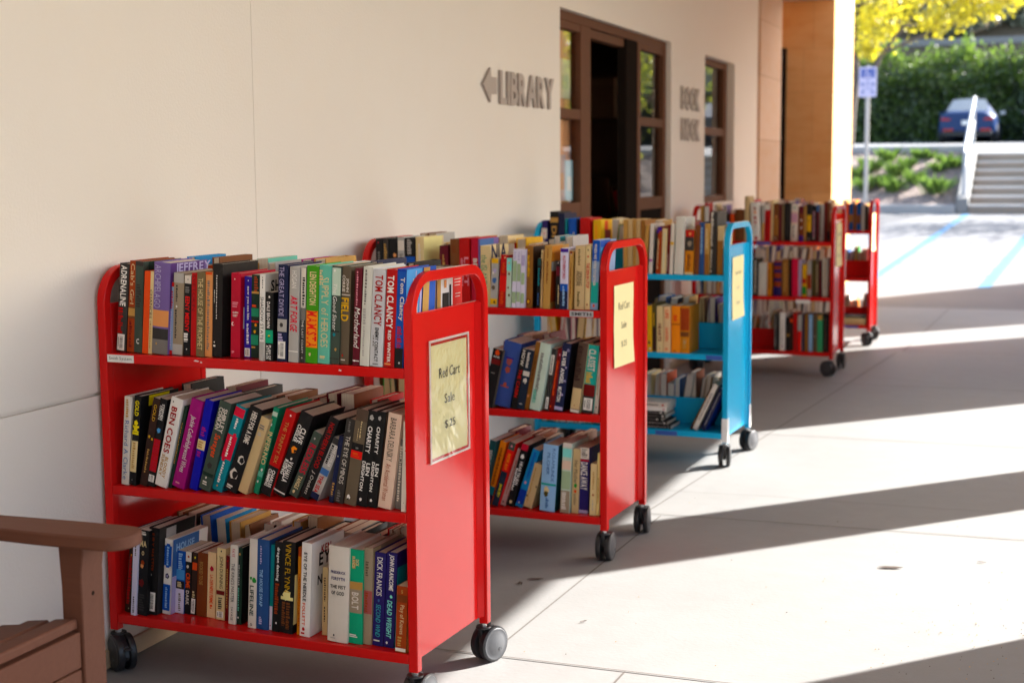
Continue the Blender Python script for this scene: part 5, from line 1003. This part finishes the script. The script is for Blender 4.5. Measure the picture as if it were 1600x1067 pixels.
# ------------------------------------------------------------------ foliage helpers
def leaves(m, n, place, size, mat, r, flat=.5):
    for _ in range(n):
        p = Vector(place(r)); d = Vector((r.gauss(0, 1), r.gauss(0, 1), r.gauss(0, 1)*flat+.25)).normalized(); t = d.orthogonal().normalized()
        t = (Matrix.Rotation(r.uniform(0, 6.28), 3, d) @ t); u = d.cross(t); s = size*r.uniform(.6, 1.35)
        m.add([p-t*s*.5, p+u*s*.3, p+t*s*.5, p-u*s*.3], [(0, 1, 2, 3)], mat)
HEDGE = leaf_mat('hedge_leaf', (.035, .075, .010), (.13, .21, .028), .55)
YEL = leaf_mat('yellow_leaf', (.46, .36, .012), (.58, .53, .03), .5)
GRN = leaf_mat('clump_leaf', (.09, .17, .03), (.16, .26, .05), .45)
SAGE = leaf_mat('sage_leaf', (.16, .18, .13), (.30, .32, .25), .3)
DKG = leaf_mat('dark_leaf', (.03, .055, .015), (.07, .11, .03), .35)
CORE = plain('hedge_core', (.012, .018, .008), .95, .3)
# clipped hedge against the retaining wall of the upper lot
hd = thing('hedge', 'tall clipped green hedge at the back of the upper parking lot', 'hedge', (4, 53.5, 2.2))
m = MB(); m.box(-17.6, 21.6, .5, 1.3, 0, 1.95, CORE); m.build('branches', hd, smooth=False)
m = MB(); r = random.Random(3)
def hp(r):
    x = r.uniform(-18, 22) if r.random() < .3 else r.uniform(-9.5, -.5)
    top = 2.95+.18*math.sin(x*2.3)+.12*math.sin(x*5.1)
    q_ = r.random()
    if q_ < .5: return (x, .22+.18*math.sin(x*1.7)+abs(r.gauss(0, .13)), r.uniform(.02, 2.3))
    if q_ < .8: return (x, r.uniform(-.05, 1.3), r.uniform(2.0, top))
    return (x, r.uniform(.05, 1.2), top+r.gauss(0, .22))
leaves(m, 17000, hp, .16, HEDGE, r); m.build('foliage', hd, smooth=False)
RW = plain('retaining_wall', (.26, .25, .25), .8, .15, 1)
q = MB(); q.box(-22, 26, 55.2, 55.6, 2.2, 4.95, RW); o = q.build('retaining_wall', bevel=.03); tag(o, 'grey retaining wall standing behind the hedge', 'wall')
def shrub(name, label, cat, x, y, z, rx, rz, n, sz, mat, seed, group):
    t = thing(name, label, cat, (x, y, z), 0, group); r = random.Random(seed); bl = [(r.uniform(-.6, .6)*rx, r.uniform(-.5, .5)*rx, r.uniform(.3, .8)*rz, r.uniform(.35, .6)) for _ in range(9)]
    def pl(r):
        b = r.choice(bl); d = Vector((r.gauss(0, 1), r.gauss(0, 1), r.gauss(0, .8))).normalized()*b[3]*r.uniform(.6, 1.05)
        return (b[0]+d.x*rx*.7, b[1]+d.y*rx*.7, max(.02, b[2]+d.z*rz*.7))
    m = MB(); leaves(m, n, pl, sz, mat, r, 1); m.build('foliage', t, smooth=False)
    m = MB()
    for k in range(5): m.tube([(0, 0, 0), (r.uniform(-.3, .3)*rx, r.uniform(-.3, .3)*rx, rz*.5)], .03, DKW, 6)
    m.build('stems', t); return t
DKW = plain('bark', (.11, .085, .075), .9, .25, 8)
SG = 'shrubs on the bank above the hedge'
for i, (x, y, z, rx, rz, mt, nm, lb) in enumerate(((-.2, 58.2, 6.3, 1.6, 1.5, SAGE, 'sage_shrub', 'silvery grey green shrub on the bank at the right edge'), (-1.6, 58.0, 6.2, 1.4, 1.3, SAGE, 'sage_shrub', 'silvery grey green shrub on the bank right of the yellow tree'), (-3.0, 58.6, 6.4, 1.3, 1.4, DKG, 'green_shrub', 'green shrub on the bank behind the yellow tree'), (-4.6, 58.3, 6.3, 1.5, 1.8, DKG, 'green_shrub', 'dark green shrub on the bank near the building pier'), (1.6, 58.4, 6.3, 1.7, 1.6, SAGE, 'sage_shrub', 'grey shrub on the bank beyond the right edge'), (.2, 61.5, 8.0, 1.8, 1.9, DKG, 'green_shrub', 'green shrub higher up the bank at the right edge'), (-1.9, 61.8, 8.2, 1.9, 2.0, DKG, 'green_shrub', 'green shrub higher up the bank, left of the right edge one'), (-4.2, 62, 8.3, 1.9, 2.2, DKG, 'green_shrub', 'green shrub highest on the bank behind the sign'), (5.5, 59, 6.6, 2.2, 2.2, DKG, 'green_shrub', 'wide green shrub on the bank far right'), (10, 59, 6.6, 2.4, 2.4, DKG, 'green_shrub', 'widest green shrub on the bank far right'))):
    shrub(nm, lb, 'shrub', x, y, z, rx, rz, 1500, .25, mt, 20+i, SG)
# green tufts planted on the slope
CG = 'green tufts planted on the mulched slope'
PL = [(-.88, 28.28, 1.26, .32), (-.58, 28.79, 1.45, .30), (-.36, 28.06, 1.18, .30), (-.86, 27.36, .92, .30), (-.59, 27.54, .99, .27), (-.34, 27.27, .89, .30), (-.23, 28.43, 1.31, .27), (-.04, 28.91, 1.49, .24), (.01, 27.68, 1.04, .30), (.40, 27.21, .87, .36), (.36, 28.26, 1.25, .24), (.46, 28.67, 1.40, .23), (.59, 28.45, 1.32, .25), (-1.02, 27.97, 1.14, .30), (.16, 28.95, 1.5, .2)]
TL = ['beside the sign post', 'topmost left, under the kerb', 'right of the sign post', 'low, left of the sign post', 'low, just right of the sign post', 'lowest but one, left of the biggest tuft', 'high, in the middle of the slope', 'small, right under the upper kerb', 'middle, above the biggest tuft', 'biggest and lowest, nearest the stairs', 'small, above the biggest tuft', 'small, high, left of the handrail', 'small, touching the cheek wall', 'partly behind the building pier', 'smallest, at the top beside the kerb']
for i, ((x, y, z, s), tl) in enumerate(zip(PL, TL)):
    m = MB(); r = random.Random(50+i)
    for _ in range(95):
        a = r.uniform(0, 6.28); rr = s*abs(r.gauss(0, .42)); b = Vector((rr*math.cos(a)*.6, rr*math.sin(a)*.6, 0)); ln = s*r.uniform(.6, 1.15); tip = b+Vector((math.cos(a)*ln*.55, math.sin(a)*ln*.55, ln*r.uniform(.6, 1.0))); sd_ = Vector((-math.sin(a), math.cos(a), 0))*s*.05
        md = (b+tip)/2+Vector((0, 0, ln*.18)); m.add([b-sd_*.6, b+sd_*.6, md+sd_, tip, md-sd_], [(0, 1, 2, 3, 4)], GRN)
    o = m.build('plant_tuft', smooth=False); o.location = (x, y, z); tag(o, f'green tuft on the slope, {tl}', 'plant', CG)
for i in range(14):
    r = random.Random(300+i); k = 3+i % 5; o = COL.objects.get('plant_tuft').copy(); COL.objects.link(o); o.data = bpy.data.objects['plant_tuft.%03d' % k].data
    fx = r.uniform(0, 1); o.location = (4.7+i*.75, 26.9+2.2*fx, .72+.9*fx); o['label'] = 'green tuft on the slope beyond the stairs, far right'
# trees: slender limbs with loose yellow leaves
def tree(label, x, y, z, seed, limbs, crown, n, mat, grp):
    t = thing('tree', label, 'tree', (x, y, z), 0, grp); r = random.Random(seed); m = MB(); tips = []
    for li, (pts, r0, r1) in enumerate(limbs):
        k = len(pts); m.tube(pts, [r0+(r1-r0)*i/(k-1) for i in range(k)], DKW, 9)
        if not li: continue
        tips.append(pts)
        for _ in range(7):
            i = r.randint(k-2, k-1); p = Vector(pts[i]); d = Vector((r.gauss(0, 1), r.gauss(0, 1), r.uniform(.0, 1))).normalized()*r.uniform(.5, 1.1)
            m.tube([p, p+d*.6, p+d+Vector((0, 0, -.08))], [r1*.6, r1*.35, .006], DKW, 5); tips.append([p+d*.6, p+d])
    m.build('trunk', t)
    bl = [(Vector(c), s) for c, s in crown]
    def pl(r):
        if r.random() < .12: q = r.choice(tips); p = Vector(q[-1]); return p+Vector((r.gauss(0, .22), r.gauss(0, .22), r.gauss(0, .2)))
        c, s = r.choice(bl); return c+Vector((r.gauss(0, .58), r.gauss(0, .55), r.gauss(0, .45)))*s
    m = MB(); leaves(m, n, pl, .115, mat, r, .6); m.build('crown', t, smooth=False); return t
GT = 'yellow leaved trees beside the upper lot'
tree('yellow leaved tree with forked grey limbs behind the parking sign', -1.95, 33.3, 1.7, 5,
     [([(0, 0, 0), (.05, 0, .9), (.15, 0, 1.75)], .11, .09), ([(.15, 0, 1.7), (.05, .1, 2.4), (.15, 0, 3.2), (.3, .1, 4.6)], .08, .03), ([(.12, 0, 1.55), (.5, -.1, 1.75), (.72, 0, 2.2), (1.15, .1, 2.75), (1.7, 0, 3.3)], .075, .025), ([(.7, 0, 2.15), (1.5, .1, 2.5), (2.4, 0, 2.85), (3.3, .1, 3.15)], .04, .012)],
     [((.7, 0, 2.6), .42), ((.55, .1, 3.1), .55), ((1.1, 0, 3.3), .6), ((1.6, .2, 3.6), .5), ((.3, 0, 3.6), .6), ((1.0, -.2, 3.9), .7), ((1.9, 0, 4.3), .6), ((.4, 0, 2.25), .25), ((2.7, .2, 3.75), .4), ((3.1, .2, 4.0), .4), ((2.6, 0, 4.6), .7), ((.8, 0, 4.8), .9), ((3.6, .2, 4.2), .45), ((.2, .1, 2.9), .4), ((1.7, 0, 3.9), .5), ((3.9, .1, 4.6), .5), ((2.2, .2, 3.5), .35), ((3.0, 0, 4.3), .7), ((3.6, 0, 4.9), .8), ((2.9, 0, 3.05), .3), ((3.3, .1, 3.25), .3), ((2.3, 0, 2.9), .32), ((1.8, 0, 2.75), .3), ((2.6, .1, 3.3), .35)], 5600, YEL, GT)
tree('yellow green tree beyond the stairs, outside the right edge', 9.6, 34.5, 1.7, 8,
     [([(0, 0, 0), (.05, 0, 1.2), (.0, 0, 2.2)], .13, .1), ([(0, 0, 2.1), (-.4, .1, 3.0), (-.6, 0, 4.2)], .09, .03), ([(0, 0, 1.9), (.5, -.1, 2.7), (.9, 0, 4.0)], .085, .03)],
     [((-.6, 0, 3.6), .8), ((.7, .1, 3.4), .8), ((0, 0, 4.2), 1.0), ((-.9, .3, 4.6), .8), ((.9, -.3, 4.5), .9), ((.1, .2, 5.3), .9)], 2600, YEL, GT)
LIME = leaf_mat('lime_leaf', (.22, .30, .03), (.46, .46, .05), .5)
tree('broad lime green tree standing in the planting bed right of the stairs', 5.4, 27.4, .9, 15,
     [([(0, 0, 0), (.05, 0, .7), (.0, 0, 1.3)], .12, .09), ([(0, 0, 1.2), (-.7, .1, 2.0), (-1.3, 0, 2.6)], .08, .03), ([(0, 0, 1.2), (.5, -.1, 2.0), (1.1, 0, 2.8)], .08, .03), ([(0, 0, 1.2), (0, .1, 2.2), (.1, 0, 3.2)], .08, .03)],
     [((-1.4, 0, 2.2), .8), ((-.6, 0, 2.6), .9), ((.8, .1, 2.5), .9), ((0, 0, 3.2), 1.0), ((-1.2, .3, 3.3), .8), ((1.2, -.3, 3.3), .9), ((0, -.2, 1.9), .7)], 3200, LIME, 'trees in the planting bed')
added_hedge = thing('hedge', 'low unseen hedge added outside the covered walk to darken the cart reflections', 'hedge', (4.95, 2, 0))  # added out of view so the cart end panels reflect something dark
m = MB(); m.box(-.3, .3, -10.8, 12.1, 0, 1.12, CORE); m.build('branches', added_hedge, smooth=False)
m = MB(); r = random.Random(31)
leaves(m, 7000, lambda r: (r.choice((-1, -1, -1, 1))*(.31+abs(r.gauss(0, .05))), r.uniform(-11, 12.2), r.uniform(0, 1.2)) if r.random() < .75 else (r.uniform(-.35, .35), r.uniform(-11, 12.2), 1.13+abs(r.gauss(0, .06))), .13, HEDGE, r); m.build('foliage', added_hedge, smooth=False)
# accessible parking sign on its post
sg = thing('parking_sign', 'blue and white accessible parking sign on a thin grey post', 'sign', (-.78, 26.78, .70))
POST = plain('sign_post', (.50, .46, .42), .5, .1, 5)
q = MB(); q.box(-.035, .035, -.02, .02, -.05, 2.46, POST); q.build('post', sg, bevel=.006)
SW = plain('sign_white', (.60, .56, .76), .4, .04); SB = plain('sign_blue', (.10, .14, .42), .4, .06)
q = MB(); a_ = -.15
pts = []
for cx, cz_, s0 in ((.125, 2.40, 0), (-.125, 2.40, 90), (-.125, 1.93, 180), (.125, 1.93, 270)):
    for k in range(5): an = R_(s0+22.5*k); pts.append((cx+.03*math.cos(an), cz_+.03*math.sin(an)))
q.prism(pts, 1, -.028, -.023, SW)
def sb(x0, x1, z0, z1, m=SB): q.box(x0, x1, -.030, -.0283, z0, z1, m)
sb(-.125, .125, 2.24, 2.40)
q.cyl((-.02, -.0305, 2.372), (0, 1, 0), .013, .001, SW, 12)
q.prism([(-.035, 2.355), (-.012, 2.355), (-.006, 2.305), (.035, 2.305), (.055, 2.262), (.04, 2.258), (.022, 2.29), (-.03, 2.29)], 1, -.0312, -.0303, SW)
q.cyl((-.01, -.0305, 2.285), (0, 1, 0), .036, .0008, SW, 20); q.cyl((-.008, -.0312, 2.287), (0, 1, 0), .026, .0008, SB, 20)
for x0, x1, z0, z1 in ((-.12, -.07, 2.10, 2.15), (.07, .12, 2.10, 2.15), (-.05, .05, 2.115, 2.135), (-.11, -.06, 1.965, 2.01), (.06, .11, 1.965, 2.01), (-.04, .04, 2.19, 2.205), (-.09, .09, 2.045, 2.058)): sb(x0, x1, z0, z1)
q.build('sign_plate', sg)

# ------------------------------------------------------------------ parked cars on the upper lot
CARB = NT('car_blue'); CARB.base((.008, .034, .12)); CARB.set(Roughness=.35, Specular_IOR_Level=.25); CARB = CARB.m
CARD = NT('car_dark'); CARD.base((.03, .035, .05)); CARD.set(Roughness=.22, Metallic=.35, Coat_Weight=.8, Coat_Roughness=.05); CARD = CARD.m
CGL = NT('car_glass'); CGL.base((.05, .065, .07)); CGL.set(Roughness=.04, Specular_IOR_Level=1.0); CGL = CGL.m
TYRE = plain('tyre', (.015, .015, .016), .8); RIM = plain('rim', (.35, .35, .36), .3, .1, 8, Metallic=.8); TAIL = plain('tail_red', (.35, .012, .015), .25); TRIM = plain('car_trim', (.012, .012, .014), .5)
def car(label, x, y, z, paint):
    t = thing('parked_car', label, 'car', (x, y, z), 0, 'cars parked on the upper lot')
    # stations along the length: (y, half width low, half width belt, z sill, z belt, z roof, half width roof)
    ST = [(0, .72, .70, .42, .80, .98, .58), (.06, .84, .83, .30, .84, 1.04, .62), (.35, .91, .89, .24, .90, 1.09, .64), (.95, .92, .90, .20, .93, 1.30, .60), (1.6, .92, .90, .18, .93, 1.43, .58), (2.3, .92, .90, .18, .91, 1.45, .57), (3.0, .92, .89, .18, .90, 1.32, .58), (3.55, .92, .88, .18, .88, 1.02, .66), (4.1, .90, .85, .20, .80, .90, .66), (4.55, .82, .78, .25, .66, .74, .60), (4.68, .66, .62, .34, .55, .60, .50)]
    m = MB(); vs = []; n = 14
    for (yy, wl, wb, zs, zb, zr, wr) in ST:
        half = [(wl*.86, zs), (wl, zs+.14), (wl*1.0, zs+(zb-zs)*.55), (wb, zb), (wb*.95, zb+.025), (wr+(wb*.93-wr)*.12, zb+(zr-zb)*.82), (wr*.82, zr)]
        vs += [(a, yy, b) for a, b in half]+[(-a, yy, b) for a, b in reversed(half)]
    fs = [(k*n+i, k*n+(i+1) % n, (k+1)*n+(i+1) % n, (k+1)*n+i) for k in range(len(ST)-1) for i in range(n)]
    fs += [tuple(range(n)), tuple((len(ST)-1)*n+i for i in range(n))[::-1]]
    m.add(vs, [f[::-1] for f in fs], paint); b = m.build('body', t); s_ = b.modifiers.new('sub', 'SUBSURF'); s_.levels = 2; s_.render_levels = 2
    m = MB(); m.add([(-.66, .30, 1.02), (.66, .30, 1.02), (.52, 1.30, 1.425), (-.52, 1.30, 1.425), (0, .22, 1.03), (0, 1.28, 1.46)], [(0, 4, 5, 3), (4, 1, 2, 5)], CGL); o = m.build('rear_window', t); o.location = (0, -.05, .035)
    for s in (-1, 1):
        m = MB(); m.add([(s*.865, 1.0, .965), (s*.865, 3.3, .94), (s*.63, 2.75, 1.37), (s*.60, 1.5, 1.40)], [(0, 1, 2, 3) if s > 0 else (3, 2, 1, 0)], CGL); o = m.build('side_window', t); o.location = (s*.045, 0, .0)
        m = MB(); m.prism([(s*.80, .74), (s*.80, .84), (s*.50, .80), (s*.52, .75)], 1, -.035, .06, TAIL); m.build('tail_light', t, bevel=.01)
        m = MB(); m.box(min(s*.42, s*.74), max(s*.42, s*.74), -.03, .05, .40, .48, TAIL); m.build('reflector', t, bevel=.01)
        m = MB(); m.prism([(s*.90, 1.0), (s*1.08, 1.02), (s*1.08, 1.13), (s*.92, 1.12)], 1, 3.0, 3.12, WHITEP if s > 0 else paint); m.build('mirror', t, bevel=.02)  # right mirror is white: its sun highlight is put into the colour
        for yy in (.85, 3.75):
            m = MB(); m.cyl((s*.82, yy, .33), (1, 0, 0), .33, .22, TYRE, 28, rings=[(-.11, .30), (-.09, .33), (.09, .33), (.11, .30)]); w_ = m.build('wheel', t)
            m = MB(); m.cyl((s*.925, yy, .33), (s, 0, 0), .22, .02, RIM, 20); m.build('rim', w_)
    m = MB(); m.box(-.78, .78, -.02, .12, .24, .40, TRIM); m.build('bumper', t, bevel=.03)
    m = MB(); m.box(-.16, .16, -.052, -.03, .60, .74, WHITEP); m.build('number_plate', t, bevel=.004)
car('dark blue sedan seen from behind, parked facing the hedge', -.33, 49.6, 2.09, CARB)
car('dark car of which only a sliver shows at the right edge of the upper lot', 2.36, 49.6, 2.09, CARD)
car('dark car parked farther right on the upper lot, showing in the window reflection', 8.4, 47.2, 2.03, CARD)
